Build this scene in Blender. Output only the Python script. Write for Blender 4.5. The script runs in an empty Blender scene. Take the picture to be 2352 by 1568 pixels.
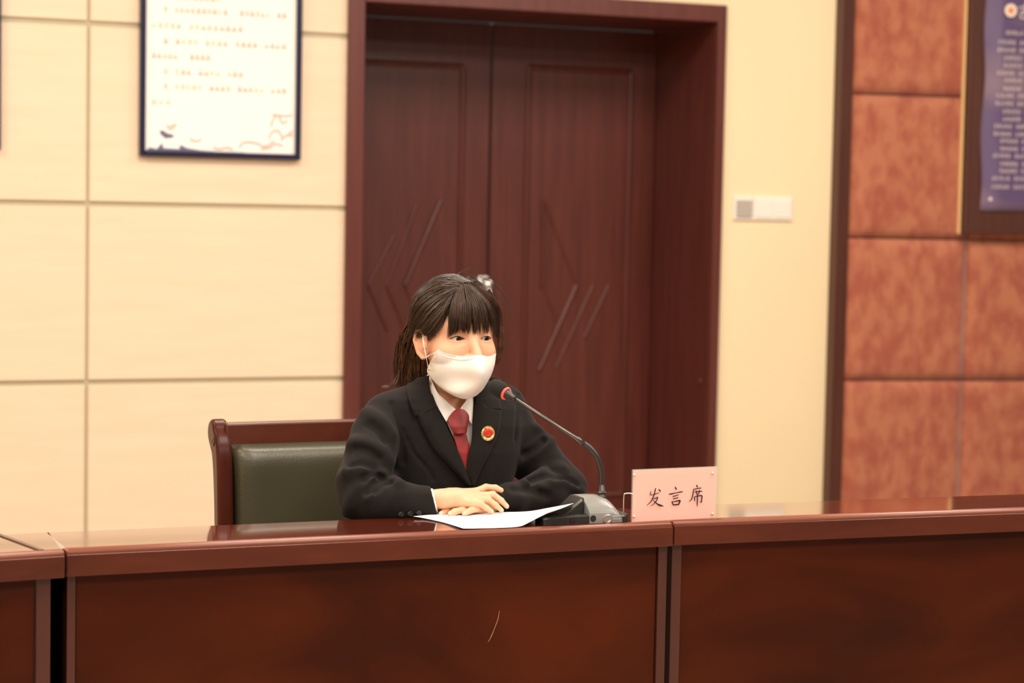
import bpy, bmesh, math, random
import numpy as np
from mathutils import Vector, Matrix
random.seed(7); np.random.seed(7)
S = bpy.context.scene
COL = S.collection
# ---------------------------------------------------------------- camera
FPX, YAW, PITCH, ROLL, CAMZ = 4800.0, math.radians(22.54), math.radians(3.635), math.radians(1.084), 1.34
FWD = Vector((math.sin(YAW)*math.cos(PITCH), math.cos(YAW)*math.cos(PITCH), -math.sin(PITCH)))
R0 = Vector((math.cos(YAW), -math.sin(YAW), 0)); D0v = FWD.cross(R0)
RT = R0*math.cos(ROLL) - D0v*math.sin(ROLL)
DN = D0v*math.cos(ROLL) + R0*math.sin(ROLL)
CAM = Vector((0, 0, CAMZ))
cd = bpy.data.cameras.new('camera'); cam = bpy.data.objects.new('camera', cd); COL.objects.link(cam)
cd.sensor_width = 36; cd.lens = FPX*36/2352; cd.clip_start = 0.05; cd.clip_end = 60
cd.dof.use_dof = True; cd.dof.focus_distance = 3.95; cd.dof.aperture_fstop = 4.0
m = Matrix.Identity(4)
for i in range(3):
    m[i][0] = RT[i]; m[i][1] = -DN[i]; m[i][2] = -FWD[i]; m[i][3] = CAM[i]
cam.matrix_world = m; S.camera = cam
# ---------------------------------------------------------------- light and exposure
S.view_settings.view_transform = 'Standard'; S.view_settings.look = 'None'
S.view_settings.exposure = 0.0; S.view_settings.gamma = 1.0; S.view_settings.use_curve_mapping = False
W = bpy.data.worlds.new('hall_air'); S.world = W; W.use_nodes = True
W.node_tree.nodes['Background'].inputs[0].default_value = (1.0, 0.93, 0.84, 1)
W.node_tree.nodes['Background'].inputs[1].default_value = 0.24
CEIL = 3.3
def area(name, loc, sx, sy, power, col=(1.0, 0.90, 0.79), rot=(0, 0, 0)):
    l = bpy.data.lights.new(name, 'AREA'); l.shape = 'RECTANGLE'; l.size = sx; l.size_y = sy
    l.energy = power; l.color = col
    o = bpy.data.objects.new(name, l); COL.objects.link(o); o.location = loc; o.rotation_euler = rot
    return o
LAMPS = [(x, y) for x in (-0.9, 1.6, 4.1) for y in (0.3, 2.6, 5.0)]
LP = 66
for lx, ly in LAMPS:
    area('ceiling_light_glow', (lx, ly, CEIL-0.035), 1.15, 1.15, LP)

# ---------------------------------------------------------------- tracing helpers
def ray(px, py):
    return (FWD + RT*((px-1176)/FPX) + DN*((py-784)/FPX))
def hit(px, py, p, n):
    r = ray(px, py); n = Vector(n); p = Vector(p)
    return CAM + r*((p-CAM).dot(n)/r.dot(n))
def hz(px, py, z): return hit(px, py, (0, 0, z), (0, 0, 1))
def hy(px, py, y): return hit(px, py, (0, y, 0), (0, 1, 0))
def atd(px, py, d): return CAM + ray(px, py)*d

# ---------------------------------------------------------------- materials
def mat(name, col, rough=0.5, metal=0.0, **k):
    M = bpy.data.materials.new(name); M.use_nodes = True
    b = M.node_tree.nodes['Principled BSDF']
    b.inputs['Base Color'].default_value = (*col, 1); b.inputs['Roughness'].default_value = rough
    b.inputs['Metallic'].default_value = metal
    for a, v in k.items(): b.inputs[a.replace('_', ' ')].default_value = v
    return M
def noisy(name, c1, c2, scale=5.0, stretch=(1, 1, 1), rough=0.5, bump=0.0, bscale=None, detail=4, lo=0.35, hi=0.65, dist=0.0, **k):
    M = mat(name, c1, rough, **k); nt = M.node_tree; N = nt.nodes; L = nt.links; b = N['Principled BSDF']
    tc = N.new('ShaderNodeTexCoord'); mp = N.new('ShaderNodeMapping'); mp.inputs['Scale'].default_value = stretch
    nz = N.new('ShaderNodeTexNoise'); nz.inputs['Scale'].default_value = scale; nz.inputs['Detail'].default_value = detail
    nz.inputs['Distortion'].default_value = dist
    cr = N.new('ShaderNodeValToRGB'); cr.color_ramp.elements[0].position = lo; cr.color_ramp.elements[1].position = hi
    cr.color_ramp.elements[0].color = (*c1, 1); cr.color_ramp.elements[1].color = (*c2, 1)
    L.new(tc.outputs['Object'], mp.inputs[0]); L.new(mp.outputs[0], nz.inputs['Vector'])
    L.new(nz.outputs['Fac'], cr.inputs[0]); L.new(cr.outputs[0], b.inputs['Base Color'])
    if bump:
        n2 = N.new('ShaderNodeTexNoise'); n2.inputs['Scale'].default_value = bscale or scale; n2.inputs['Detail'].default_value = 3
        L.new(mp.outputs[0], n2.inputs['Vector'])
        bp = N.new('ShaderNodeBump'); bp.inputs['Strength'].default_value = bump; bp.inputs['Distance'].default_value = 0.002
        L.new(n2.outputs['Fac'], bp.inputs['Height']); L.new(bp.outputs[0], b.inputs['Normal'])
    return M
MT = {}
MT['wall'] = noisy('cream_wall_panel', (0.80, 0.635, 0.455), (0.83, 0.665, 0.485), 3, (1, 1, 8), 0.45)
MT['wallp'] = noisy('cream_paint', (0.86, 0.71, 0.45), (0.88, 0.73, 0.47), 2, rough=0.6)
MT['groove'] = mat('khaki_groove', (0.47, 0.42, 0.28), 0.6)
MT['door'] = noisy('dark_red_wood_door', (0.115, 0.026, 0.017), (0.085, 0.018, 0.012), 6, (6, 6, 0.35), 0.36)
MT['frame'] = noisy('dark_red_door_frame', (0.125, 0.032, 0.024), (0.10, 0.024, 0.018), 6, (6, 6, 0.35), 0.34)
MT['trim'] = noisy('brown_trim_wood', (0.085, 0.026, 0.016), (0.07, 0.02, 0.012), 6, (6, 6, 0.3), 0.4)
MT['fabric'] = noisy('russet_velvet_panel', (0.33, 0.076, 0.040), (0.43, 0.145, 0.070), 15, (1.3, 1.3, 0.8), 0.75, detail=3, lo=0.36, hi=0.62, Sheen_Weight=0.4, Sheen_Roughness=0.5, bump=0.2, bscale=60)
MT['gold'] = mat('pale_gold_edge', (0.75, 0.48, 0.22), 0.4)
MT['floor'] = noisy('speckled_floor', (0.30, 0.21, 0.15), (0.36, 0.26, 0.19), 14, rough=0.35)
MT['ceil'] = mat('white_ceiling', (0.8, 0.76, 0.68), 0.8)
MT['navy'] = mat('navy_frame_lacquer', (0.012, 0.012, 0.045), 0.22)
MT['paperw'] = mat('poster_paper', (0.93, 0.91, 0.86), 0.5)
MT['ink_r'] = mat('faded_red_ink', (0.84, 0.52, 0.43), 0.6)
MT['ink_p'] = mat('pale_pink_ink', (0.85, 0.52, 0.46), 0.6)
MT['ink_b'] = mat('ink_wash_blue', (0.13, 0.13, 0.22), 0.6)
MT['purple'] = noisy('purple_poster', (0.115, 0.075, 0.17), (0.27, 0.19, 0.23), 1.6, (0.5, 0.5, 1.6), 0.35, detail=2, lo=0.42, hi=0.6)
MT['ptext'] = mat('pale_poster_lettering', (0.72, 0.60, 0.62), 0.5)
MT['switch'] = mat('white_switch_plastic', (0.88, 0.82, 0.74), 0.3)
MT['switchg'] = mat('grey_switch_insert', (0.46, 0.42, 0.36), 0.4)
MT['silver'] = mat('brushed_silver', (0.75, 0.73, 0.70), 0.25, 1.0)
def wood(name, c1, c2, scale, stretch, rough, coat=0.6, **k):
    return noisy(name, c1, c2, scale, stretch, rough, detail=6, lo=0.3, hi=0.7, dist=0.6, Coat_Weight=coat, Coat_Roughness=0.05, **k)
MT['top'] = wood('polished_mahogany_top', (0.10, 0.014, 0.006), (0.13, 0.022, 0.009), 3, (1, 6, 6), 0.07, 1.0, IOR=1.8, Coat_IOR=2.1)
MT['apron'] = wood('mahogany_edge', (0.062, 0.0095, 0.0035), (0.105, 0.019, 0.006), 3, (1.2, 6, 5), 0.25, 0.2)
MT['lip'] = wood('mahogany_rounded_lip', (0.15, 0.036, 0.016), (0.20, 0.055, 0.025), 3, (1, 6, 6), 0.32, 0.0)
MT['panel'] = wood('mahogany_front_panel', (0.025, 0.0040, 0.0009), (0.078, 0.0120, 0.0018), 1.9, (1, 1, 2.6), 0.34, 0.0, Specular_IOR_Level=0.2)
MT['post'] = wood('mahogany_post', (0.055, 0.013, 0.009), (0.075, 0.02, 0.013), 4, (4, 4, 0.4), 0.3, 0.4)
MT['chairwood'] = wood('chair_mahogany', (0.060, 0.012, 0.007), (0.115, 0.030, 0.014), 4, (1, 3, 3), 0.30, 0.2, Specular_IOR_Level=0.3)
MT['chairpost'] = wood('dark_chair_post_wood', (0.052, 0.010, 0.006), (0.085, 0.020, 0.010), 4, (3, 3, 1), 0.26, 0.0, Specular_IOR_Level=0.14)
MT['leather'] = noisy('dark_green_leather', (0.060, 0.054, 0.030), (0.072, 0.062, 0.034), 3, rough=0.38, bump=0.25, bscale=260)
MT['plate'] = mat('pink_card', (0.95, 0.47, 0.37), 0.45)
MT['black'] = mat('lettering_ink', (0.02, 0.004, 0.008), 0.5)
MT['clear'] = mat('clear_acrylic', (1.0, 0.95, 0.9), 0.03, 0.0, Alpha=0.12)
MT['plastic'] = mat('charcoal_plastic', (0.020, 0.019, 0.017), 0.34)
MT['plasticg'] = noisy('grey_satin_plastic', (0.20, 0.20, 0.185), (0.21, 0.21, 0.195), 40, rough=0.30)
MT['rod'] = mat('dark_metal_rod', (0.10, 0.095, 0.09), 0.25, 0.8)
MT['foam'] = noisy('black_green_foam', (0.005, 0.005, 0.003), (0.009, 0.009, 0.005), 300, rough=0.95, bump=0.5, bscale=500)
MT['redring'] = mat('lit_red_ring', (0.9, 0.06, 0.04), 0.4, Emission_Color=(1.0, 0.08, 0.05, 1), Emission_Strength=0.75)
MT['white'] = mat('white_print', (0.8, 0.8, 0.78), 0.5)
MT['sheet'] = mat('white_paper_sheet', (0.92, 0.91, 0.90), 0.6)

# ---------------------------------------------------------------- mesh helpers
def link(name, me, material=None, parent=None, smooth=False, bevel=0, seg=2, label=None):
    o = bpy.data.objects.new(name, me); COL.objects.link(o)
    if material: me.materials.append(MT[material] if isinstance(material, str) else material)
    if parent is not None: o.parent = parent; o.matrix_parent_inverse = Matrix.Identity(4) if False else parent.matrix_basis.inverted()
    if smooth:
        for p in me.polygons: p.use_smooth = True
    if bevel:
        b = o.modifiers.new('bevel', 'BEVEL'); b.width = bevel; b.segments = seg; b.limit_method = 'ANGLE'; b.harden_normals = True
        for p in me.polygons: p.use_smooth = True
    if label: o['label'] = label
    return o
def mesh(name, V, F, material=None, parent=None, **k):
    me = bpy.data.meshes.new(name); me.from_pydata([tuple(v) for v in V], [], [tuple(int(i) for i in f) for f in F]); me.validate(); me.update()
    return link(name, me, material, parent, **k)
def tag(o, label=None, cat=None, group=None, kind=None):
    if label: o['label'] = label
    if cat: o['category'] = cat
    if group: o['group'] = group
    if kind: o['kind'] = kind
    return o
def empty(name, loc, label, cat, group=None):
    o = bpy.data.objects.new(name, None); COL.objects.link(o); o.location = loc; o.empty_display_size = 0.1
    return tag(o, label, cat, group)
class Geo:
    def __init__(s): s.V = []; s.F = []
    def add(s, V, F):
        n = len(s.V); s.V += [Vector(v) for v in V]; s.F += [tuple(i+n for i in f) for f in F]; return s
    def box(s, x0, x1, y0, y1, z0, z1, fr=None):
        V = [Vector((x, y, z)) for z in (z0, z1) for y in (y0, y1) for x in (x0, x1)]
        if fr: V = [fr(v) for v in V]
        return s.add(V, [(0, 2, 3, 1), (4, 5, 7, 6), (0, 1, 5, 4), (2, 6, 7, 3), (0, 4, 6, 2), (1, 3, 7, 5)])
    def tube(s, pts, rad, n=10, caps=True, flat=1.0, up=None):
        pts = [Vector(p) for p in pts]; k = len(pts)
        if not hasattr(rad, '__len__'): rad = [rad]*k
        prev = None; V = []
        for i in range(k):
            t = (pts[min(i+1, k-1)]-pts[max(i-1, 0)]).normalized()
            a = (up or prev or Vector((0.13, 0.21, 0.97)))
            a = (a - t*a.dot(t)); a = a.normalized() if a.length > 1e-6 else t.orthogonal().normalized()
            prev = a; b = t.cross(a)
            for j in range(n):
                w = 2*math.pi*j/n; V.append(pts[i] + (a*math.cos(w)*flat + b*math.sin(w))*rad[i])
        F = [(i*n+j, i*n+(j+1) % n, (i+1)*n+(j+1) % n, (i+1)*n+j) for i in range(k-1) for j in range(n)]
        if caps: F += [tuple(range(n))[::-1], tuple((k-1)*n+j for j in range(n))]
        return s.add(V, F)
    def lathe(s, c, axis, prof, n=28):
        axis = Vector(axis).normalized(); a = axis.orthogonal().normalized(); b = axis.cross(a); c = Vector(c)
        V = [c + axis*h + (a*math.cos(2*math.pi*j/n)+b*math.sin(2*math.pi*j/n))*max(r, 1e-5) for h, r in prof for j in range(n)]
        k = len(prof)
        F = [(i*n+j, i*n+(j+1) % n, (i+1)*n+(j+1) % n, (i+1)*n+j) for i in range(k-1) for j in range(n)]
        F += [tuple(range(n))[::-1], tuple((k-1)*n+j for j in range(n))]
        return s.add(V, F)
    def prism(s, pts, n):      # flat outline extruded by vector n
        pts = [Vector(p) for p in pts]; n = Vector(n); k = len(pts)
        return s.add(pts+[p+n for p in pts], [tuple(range(k)), tuple(range(2*k-1, k-1, -1))]+[(i, i+k, (i+1) % k+k, (i+1) % k) for i in range(k)])
    def build(s, name, material, parent=None, **k): return mesh(name, s.V, s.F, material, parent, **k)
def fix_normals(o):
    bm = bmesh.new(); bm.from_mesh(o.data); bmesh.ops.recalc_face_normals(bm, faces=bm.faces); bm.to_mesh(o.data); bm.free(); return o
def spline(P, n):
    P = np.array(P, float); k = len(P); t = np.linspace(0, k-1, n); i = np.minimum(t.astype(int), k-2); f = (t-i)[:, None]
    g = lambda j: P[np.clip(j, 0, k-1)]
    p0, p1, p2, p3 = g(i-1), g(i), g(i+1), g(i+2)
    p0 = np.where((i == 0)[:, None], 2*p1-p2, p0); p3 = np.where((i == k-2)[:, None], 2*p2-p1, p3)
    return 0.5*(2*p1+(p2-p0)*f+(2*p0-5*p1+4*p2-p3)*f**2+(-p0+3*p1-3*p2+p3)*f**3)
def struct(o, label=None): o['kind'] = 'structure'; return o

# ================================================================ SETTING
WY = hy(1750, 480, 1.0).y
WY = (ray(1750, 480)*8.0 + CAM).y            # plane of the cream wall
Z0, Z1 = 0.0, CEIL
xa = hy(797, 600, WY).x-0.02; xb = hy(1655, 600, WY).x
XL = -3.2
g_z = [hy(400, y, WY).z for y in (64+0, 474, 876)]
row = (g_z[0]-g_z[2])/2
gx = hy(200, 700, WY).x
XT0 = hy(1899, 784, WY).x; XT1 = hy(1946, 784, WY-0.05).x
OPX0 = hy(829, 500, WY).x; OPX1 = hy(1633, 500, WY).x; OPZ = hy(1300, 32, WY).z
r = ray(1500, 560); T = (OPX1)/r.x; DY = (CAM + r*T).y     # door plane from the jamb's far edge
fr_l = hy(791, 500, WY).x; fr_r = hy(1653, 500, WY).x; fr_t = OPZ+0.065
# cream wall: panelled left of the door
G = Geo()
G.box(XL, fr_l+0.02, WY+0.008, WY+0.22, 0, Z1)
wall = G.build('wall_back', 'groove'); struct(wall)
G = Geo()
pw = 1.02; cols = [gx-3*pw, gx-2*pw, gx-pw, gx, fr_l+0.012]
zs = [g_z[0]-row*k for k in range(3, -4, -1)]; zs = [max(0, z) for z in zs if z > -row]+[Z1]
zs = sorted(set([min(z, Z1) for z in zs]))
for a, b in zip(cols[:-1], cols[1:]):
    for c, d in zip(zs[:-1], zs[1:]):
        if d-c > 0.03: G.box(max(a, XL)+0.006, b-0.006, WY, WY+0.014, c+0.0095, d-0.0095)
G.build('wall_panelling', 'wall', wall, bevel=0.003)
G = Geo(); G.box(fr_l+0.02, fr_r-0.02, WY, WY+0.22, fr_t-0.02, Z1); G.box(fr_r-0.02, XT0+0.04, WY, WY+0.22, 0, Z1)
G.build('wall_paint', 'wallp', wall)
# door
G = Geo()
G.box(OPX0-0.02, OPX0, WY, DY+0.05, 0, OPZ+0.02); G.box(OPX1, OPX1+0.02, WY, DY+0.05, 0, OPZ+0.02); G.box(OPX0, OPX1, WY, DY+0.05, OPZ, OPZ+0.02)
G.box(fr_l, OPX0, WY-0.022, WY+0.001, 0, fr_t); G.box(OPX1, fr_r, WY-0.022, WY+0.001, 0, fr_t); G.box(OPX0, OPX1, WY-0.022, WY+0.001, OPZ, fr_t)
door = G.build('door_1', 'frame', bevel=0.004); struct(door)
sx = (OPX0+OPX1)/2; sx = hy(1125, 400, DY).x
def dpt(px, py): return hy(px, py, DY)
for side in (0, 1):
    a, b = ((OPX0+0.002, sx-0.004), (sx+0.004, OPX1-0.002))[side]
    G = Geo(); G.box(a, b, DY, DY+0.045, 0.005, OPZ-0.004)
    leaf = G.build('door_leaf', 'door', door, bevel=0.004)
    G = Geo()
    def bar(p, q, w=0.011, h=0.009):
        p, q = Vector(p), Vector(q); d = (q-p).normalized(); nrm = Vector((0, 0, 1)).cross(Vector((0, 1, 0)))
        s_ = d.cross(Vector((0, 1, 0))).normalized()*w
        prof = [(-1, 0), (-0.6, 0.7), (0, 1), (0.6, 0.7), (1, 0)]
        V = [e + s_*u - Vector((0, 1, 0))*h*v for e in (p, q) for u, v in prof]
        G.add(V, [(i, i+1, i+6, i+5) for i in range(4)]+[(0, 1, 2, 3, 4), (9, 8, 7, 6, 5), (0, 5, 9, 4)])
    if side:
        x0, x1 = dpt(1208, 500).x, dpt(1442, 500).x; zt, zb = dpt(1330, 160).z, dpt(1350, 1137).z
        lines = [((1247, 460), (1245, 660)), ((1249, 462), (1322, 655)), ((1323, 655), (1237, 850)), ((1362, 655), (1277, 845)), ((1398, 655), (1342, 775)), ((1245, 660), (1300, 790))]
        wd = [1, 0.5, 1.1, 0.6, 0.6, 0.4]
    else:
        x1 = dpt(1058, 500).x; x0 = OPX0+(OPX1-dpt(1442, 500).x); zt, zb = dpt(950, 148).z, dpt(1350, 1137).z
        lines = [((1012, 460), (930, 655)), ((930, 655), (1008, 850)), ((958, 470), (888, 655)), ((888, 655), (960, 830)), ((905, 540), (846, 655)), ((846, 655), (890, 760))]
        wd = [1.1, 0.5, 0.5, 0.5, 0.5, 0.5]
    w = 0.012
    for p, q in (((x0, zt), (x1, zt)), ((x0, zb), (x1, zb)), ((x0, zb), (x0, zt)), ((x1, zb), (x1, zt))):
        bar((p[0], DY, p[1]), (q[0], DY, q[1]), w, 0.010)
    for (p, q), k in zip(lines, wd): bar(dpt(*p), dpt(*q), 0.010*(0.55+0.45*k), 0.010*k)
    fix_normals(G.build('door_moulding', 'door', leaf, smooth=False))
hp = dpt(1108, 660)
G = Geo(); G.box(hp.x-0.022, hp.x+0.022, DY-0.008, DY, hp.z-0.24, hp.z+0.045)
hnd = G.build('door_handle', 'silver', door, bevel=0.006)
G = Geo(); c = Vector((hp.x, DY-0.008, hp.z+0.012)); G.lathe(c, (0, -1, 0), [(0, 0.018), (0.03, 0.014), (0.045, 0.024), (0.06, 0.026), (0.07, 0.018), (0.073, 0.0)])
G.tube([c+Vector((0, -0.055, 0)), c+Vector((0, -0.058, -0.06)), c+Vector((0, -0.055, -0.13)), c+Vector((0, -0.01, -0.17))], [0.015, 0.012, 0.011, 0.010], 12)
G.build('handle_grip', 'silver', hnd, smooth=True)
G = Geo(); q = hy(1622, 876, WY+0.03); G.lathe((OPX1, WY+0.05, q.z), (-1, 0, 0), [(0, 0.012), (0.006, 0.012), (0.008, 0.006)])
G.build('door_stop', 'frame', door, smooth=True)
# dark post between cream and russet walls
G = Geo(); G.box(XT0, XT1, WY-0.05, WY+0.2, 0, Z1); struct(G.build('trim_1', 'trim', bevel=0.004))
# russet wall, turned a little towards the room
A = math.radians(-9.3); EX = Vector((math.cos(A), math.sin(A), 0)); EN = Vector((-math.sin(A), math.cos(A), 0))
PO = Vector((XT1-0.004, WY-0.02, 0))
def fr(v): return PO + EX*v.x + EN*v.y + Vector((0, 0, v.z))
def fpt(px, py, off=0.0):
    p = hit(px, py, PO-EN*off, EN); d = p-PO; return (d.dot(EX), d.z)
G = Geo(); G.box(0, 3.2, 0.0, 0.15, 0, Z1, fr); MT['backing'] = mat('russet_backing', (0.16, 0.035, 0.018), 0.8); rw = struct(G.build('wall_right', 'backing'))
u1 = fpt(2213, 500)[0]; zz = [fpt(1950, y)[1] for y in (216, 542, 871)]; rh = (zz[0]-zz[2])/2
us = [0.0, u1, 2*u1, 3*u1, 4*u1, 5*u1, 6*u1]; zr = sorted([zz[2]+rh*k for k in range(-3, 6)])
G = Geo()
for a, b in zip(us[:-1], us[1:]):
    for c, d in zip(zr[:-1], zr[1:]):
        c2, d2 = max(c, 0.0), min(d, Z1)
        if d2-c2 < 0.05: continue
        n = 16; V = []; F = []
        for j in range(n+1):
            for i in range(n+1):
                s_, t_ = i/n, j/n
                e = min(s_, 1-s_, )*(b-a); e2 = min(t_, 1-t_)*(d2-c2); dd = min(e, e2)
                s2 = a+(b-a)*s_; t2 = c2+(d2-c2)*t_
                V.append(fr(Vector((s2+(0.0018 if i == 0 else -0.0018 if i == n else 0), -0.042-0.014*math.sqrt(1-(1-min(dd/0.07, 1))**2), t2+(0.003 if j == 0 else -0.003 if j == n else 0)))))
        nv = len(V)
        for j in range(n):
            for i in range(n): F.append((j*(n+1)+i, j*(n+1)+i+1, (j+1)*(n+1)+i+1, (j+1)*(n+1)+i))
        rim = [i for i in range(n+1)]+[j*(n+1)+n for j in range(1, n+1)]+[n*(n+1)+i for i in range(n-1, -1, -1)]+[j*(n+1) for j in range(n-1, 0, -1)]
        V += [V[i]+EN*0.052 for i in rim]; k = len(rim)
        for i in range(k): F.append((rim[(i+1) % k], rim[i], nv+i, nv+(i+1) % k))
        G.add(V, F)
G.build('padded_panelling', 'fabric', rw, smooth=True)
# floor, ceiling
G = Geo(); G.box(XL, 9, -1.5, 9, -0.1, 0); struct(G.build('floor', 'floor'))
G = Geo(); G.box(XL, 9, -1.5, 9, Z1, Z1+0.1); struct(G.build('ceiling', 'ceil'))
G = Geo(); G.box(XL-0.1, XL, -1.5, 9, 0, Z1); struct(G.build('wall_left', 'wallp'))
for i, (lx, ly) in enumerate(LAMPS):
    G = Geo()
    for a in (-1, 1):
        G.box(lx+a*0.60-0.02, lx+a*0.60+0.02, ly-0.62, ly+0.62, CEIL-0.03, CEIL); G.box(lx-0.58, lx+0.58, ly+a*0.60-0.02, ly+a*0.60+0.02, CEIL-0.03, CEIL)
    struct(G.build('trim_%d' % (i+2), 'ceil'))

# ================================================================ POSTERS
def bars_glyph(G, o, ex, ez, n, w, h, rnd):    # a small cluster of strokes, as blurred in the photo
    def b(x0, z0, x1, z1, t):
        p = o+ex*x0*w+ez*z0*h; q = o+ex*x1*w+ez*z1*h; d = (q-p).normalized(); s_ = d.cross(n).normalized()*t
        G.add([p-s_, q-s_, q+s_, p+s_], [(0, 1, 2, 3)])
    t = h*0.045
    for k in range(rnd.choice([2, 3, 3])): z = 0.12+0.3*k+rnd.random()*0.08; b(0.08, z, 0.92, z, t)
    for k in range(rnd.choice([1, 2, 2])): x = 0.25+0.4*k+rnd.random()*0.15; b(x, 0.02, x, 0.96, t)
    if rnd.random() < 0.6: b(0.5, 0.5, 0.1, 0.05, t); b(0.5, 0.5, 0.92, 0.05, t)
def framed(corners_px, top_px, name, label, rows, art=True):
    pass
pf = empty('framed_poster', hy(503, 250, WY), 'white framed poster with faint red writing on the cream wall left of the door', 'poster')
x0, x1 = hy(318, 250, WY).x, hy(688, 250, WY).x; zb = hy(500, 363, WY).z; zt = zb+1.05*1.0; fw = 0.020
def frame_parts(x0, x1, zb, zt, root, y):
    G = Geo()
    G.box(x0, x0+fw, y-0.028, y, zb, zt); G.box(x1-fw, x1, y-0.028, y, zb, zt); G.box(x0+fw, x1-fw, y-0.028, y, zb, zb+fw); G.box(x0+fw, x1-fw, y-0.028, y, zt-fw, zt)
    G.build('frame', 'navy', root, bevel=0.006)
    G = Geo(); G.box(x0+fw*0.8, x1-fw*0.8, y-0.012, y-0.002, zb+fw*0.8, zt-fw*0.8); return G.build('sheet', 'paperw', root)
sh = frame_parts(x0, x1, zb, zt, pf, WY)
YP = WY-0.0125
rnd = random.Random(3); G = Geo(); ex, ez = Vector((1, 0, 0)), Vector((0, 0, 1)); nn = Vector((0, 1, 0))
rows = [((405, -8), 510, [1]*8), ((375, 20), 660, "1.1111111111..111111.11"), ((348, 56), 560, "11111.111111111"), ((375, 93), 660, "1.1111.1111.1111.1111"), ((348, 126), 485, "11111..1111"), ((375, 163), 560, "1.111.1111.111"), ((375, 197), 660, "1.11111.1111.11111.111"), ((348, 232), 395, "111")]
for (px, py), pe, pat in rows:
    a = hy(px, py+8, YP); b = hy(pe, py+8+(pe-px)*0.035, YP); n = len(pat); step = (b.x-a.x)/n
    for i, ch in enumerate(pat):
        if str(ch) == '1': bars_glyph(G, Vector((a.x+i*step, YP, a.z)), ex, ez, nn, step*0.86, 0.022, rnd)
G.build('lettering', 'ink_r', sh)
def blob(G, poly, y): V = [hy(px, py, y) for px, py in poly]; G.add(V, [tuple(range(len(V)))])
G = Geo(); blob(G, [(366, 302), (372, 298), (385, 306), (400, 310), (398, 316), (380, 318), (370, 310)], YP-0.0002)
blob(G, [(333, 346), (345, 338), (360, 342), (372, 328), (376, 340), (412, 342), (414, 332), (430, 340), (460, 345), (500, 348), (560, 350), (572, 352), (576, 357), (500, 357), (420, 353), (333, 350)], YP-0.0002)
G.build('ink_wash', 'ink_b', sh)
G = Geo(); blob(G, [(380, 284), (390, 289), (399, 283), (408, 285), (400, 296), (390, 301), (384, 294)], YP-0.0002); G.build('lotus_motif', 'ink_p', sh)
rr = random.Random(5)
cl = [[(625, 262), (655, 266), (670, 264)], [(622, 290), (628, 272), (640, 264), (648, 282), (660, 276)], [(618, 318), (625, 302), (640, 300), (650, 314), (672, 300)], [(550, 338), (560, 326), (590, 328), (605, 336), (620, 330), (630, 322)], [(600, 342), (620, 338), (632, 330), (650, 334)], [(490, 338), (505, 342), (520, 338), (535, 343)], [(645, 322), (655, 312), (672, 310)], [(436, 318), (450, 324), (462, 318)]]
for c in cl:
    P = [hy(px, py, YP-0.0003) for px, py in c]
    G = Geo(); G.tube(spline(P, 14), [0.0035]*14, 6); G.build('cloud_motif', 'ink_p', sh)
# second framed poster, its right edge just inside the picture at far left
pf2 = empty('framed_poster', hy(0, 250, WY), 'dark framed poster whose edge shows at the far left of the cream wall', 'poster')
xr = hy(2.5, 200, WY-0.02).x; frame_parts(xr-(x1-x0), xr, zb+0.005, zt, pf2, WY)
# board with purple notice on the russet wall
YB = -0.085
def fq(px, py, off): u, z = fpt(px, py, off); return u, z
b0 = fq(2221, 300, 0.09)[0]; bz = fq(2280, 537, 0.09)[1]; bt = bz+1.5
nb = empty('notice_board', fr(Vector((b0+0.4, YB, bz))), 'dark brown framed board with a purple notice on the russet wall', 'notice board')
G = Geo(); G.box(b0, b0+1.25, -0.088, -0.055, bz, bt, fr); G.build('backboard', 'trim', nb, bevel=0.005)
G = Geo()
for a_ in ((b0, b0+0.012, bz, bt), (b0+1.238, b0+1.25, bz, bt), (b0+0.012, b0+1.238, bz, bz+0.012)): G.box(a_[0], a_[1], -0.097, -0.088, a_[2], a_[3], fr)
G.build('frame', 'trim', nb, bevel=0.003)
G = Geo(); G.box(b0-0.014, b0-0.003, -0.066, -0.0545, bz-0.002, bt, fr); G.build('pale_side_strip', 'gold', nb)  # thin pale gold-coloured strip down the board's left side
# wavy purple sheet
pu, pz = fq(2249, 484, 0.092); V = []; F = []
nx_, nz_ = 10, 40
for j in range(nz_+1):
    for i in range(nx_+1):
        u = pu+0.004*math.sin(j*0.55)*(1 if i == 0 else 0)+ (0.9*i/nx_); z = pz+1.4*j/nz_
        off = -0.0905-0.0035*(1+math.sin(j*0.5+i*0.7))*(0.4+0.6*(i < 2))
        V.append(fr(Vector((u, off, z))))
for j in range(nz_):
    for i in range(nx_): F.append((j*(nx_+1)+i, j*(nx_+1)+i+1, (j+1)*(nx_+1)+i+1, (j+1)*(nx_+1)+i))
ps = mesh('notice_sheet', V, F, 'purple', nb, smooth=True); md = ps.modifiers.new('s', 'SOLIDIFY'); md.thickness = 0.001; md.offset = -1
G = Geo(); rnd = random.Random(11); U0 = fq(2275, 420, 0.1)[0]
rowsy = [75, 96, 114, 133, 150, 167, 184, 203, 219, 237, 256, 273, 289, 307, 323, 341, 357, 376, 392, 409, 428]
starts = [2310, 2292, 2291, 2306, 2306, 2289, 2306, 2304, 2287, 2286, 2303, 2303, 2283, 2282, 2297, 2297, 2280, 2297, 2295, 2278, 2277]
for y, sx_ in zip(rowsy, starts):
    u, z = fq(sx_, y+5, 0.1)
    n = 26
    for i in range(n):
        if i in (5, 13, 19): continue
        bars_glyph(G, fr(Vector((u+i*0.0155, -0.0998, z))), EX, Vector((0, 0, 1)), EN, 0.0135, 0.0185, rnd)
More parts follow.
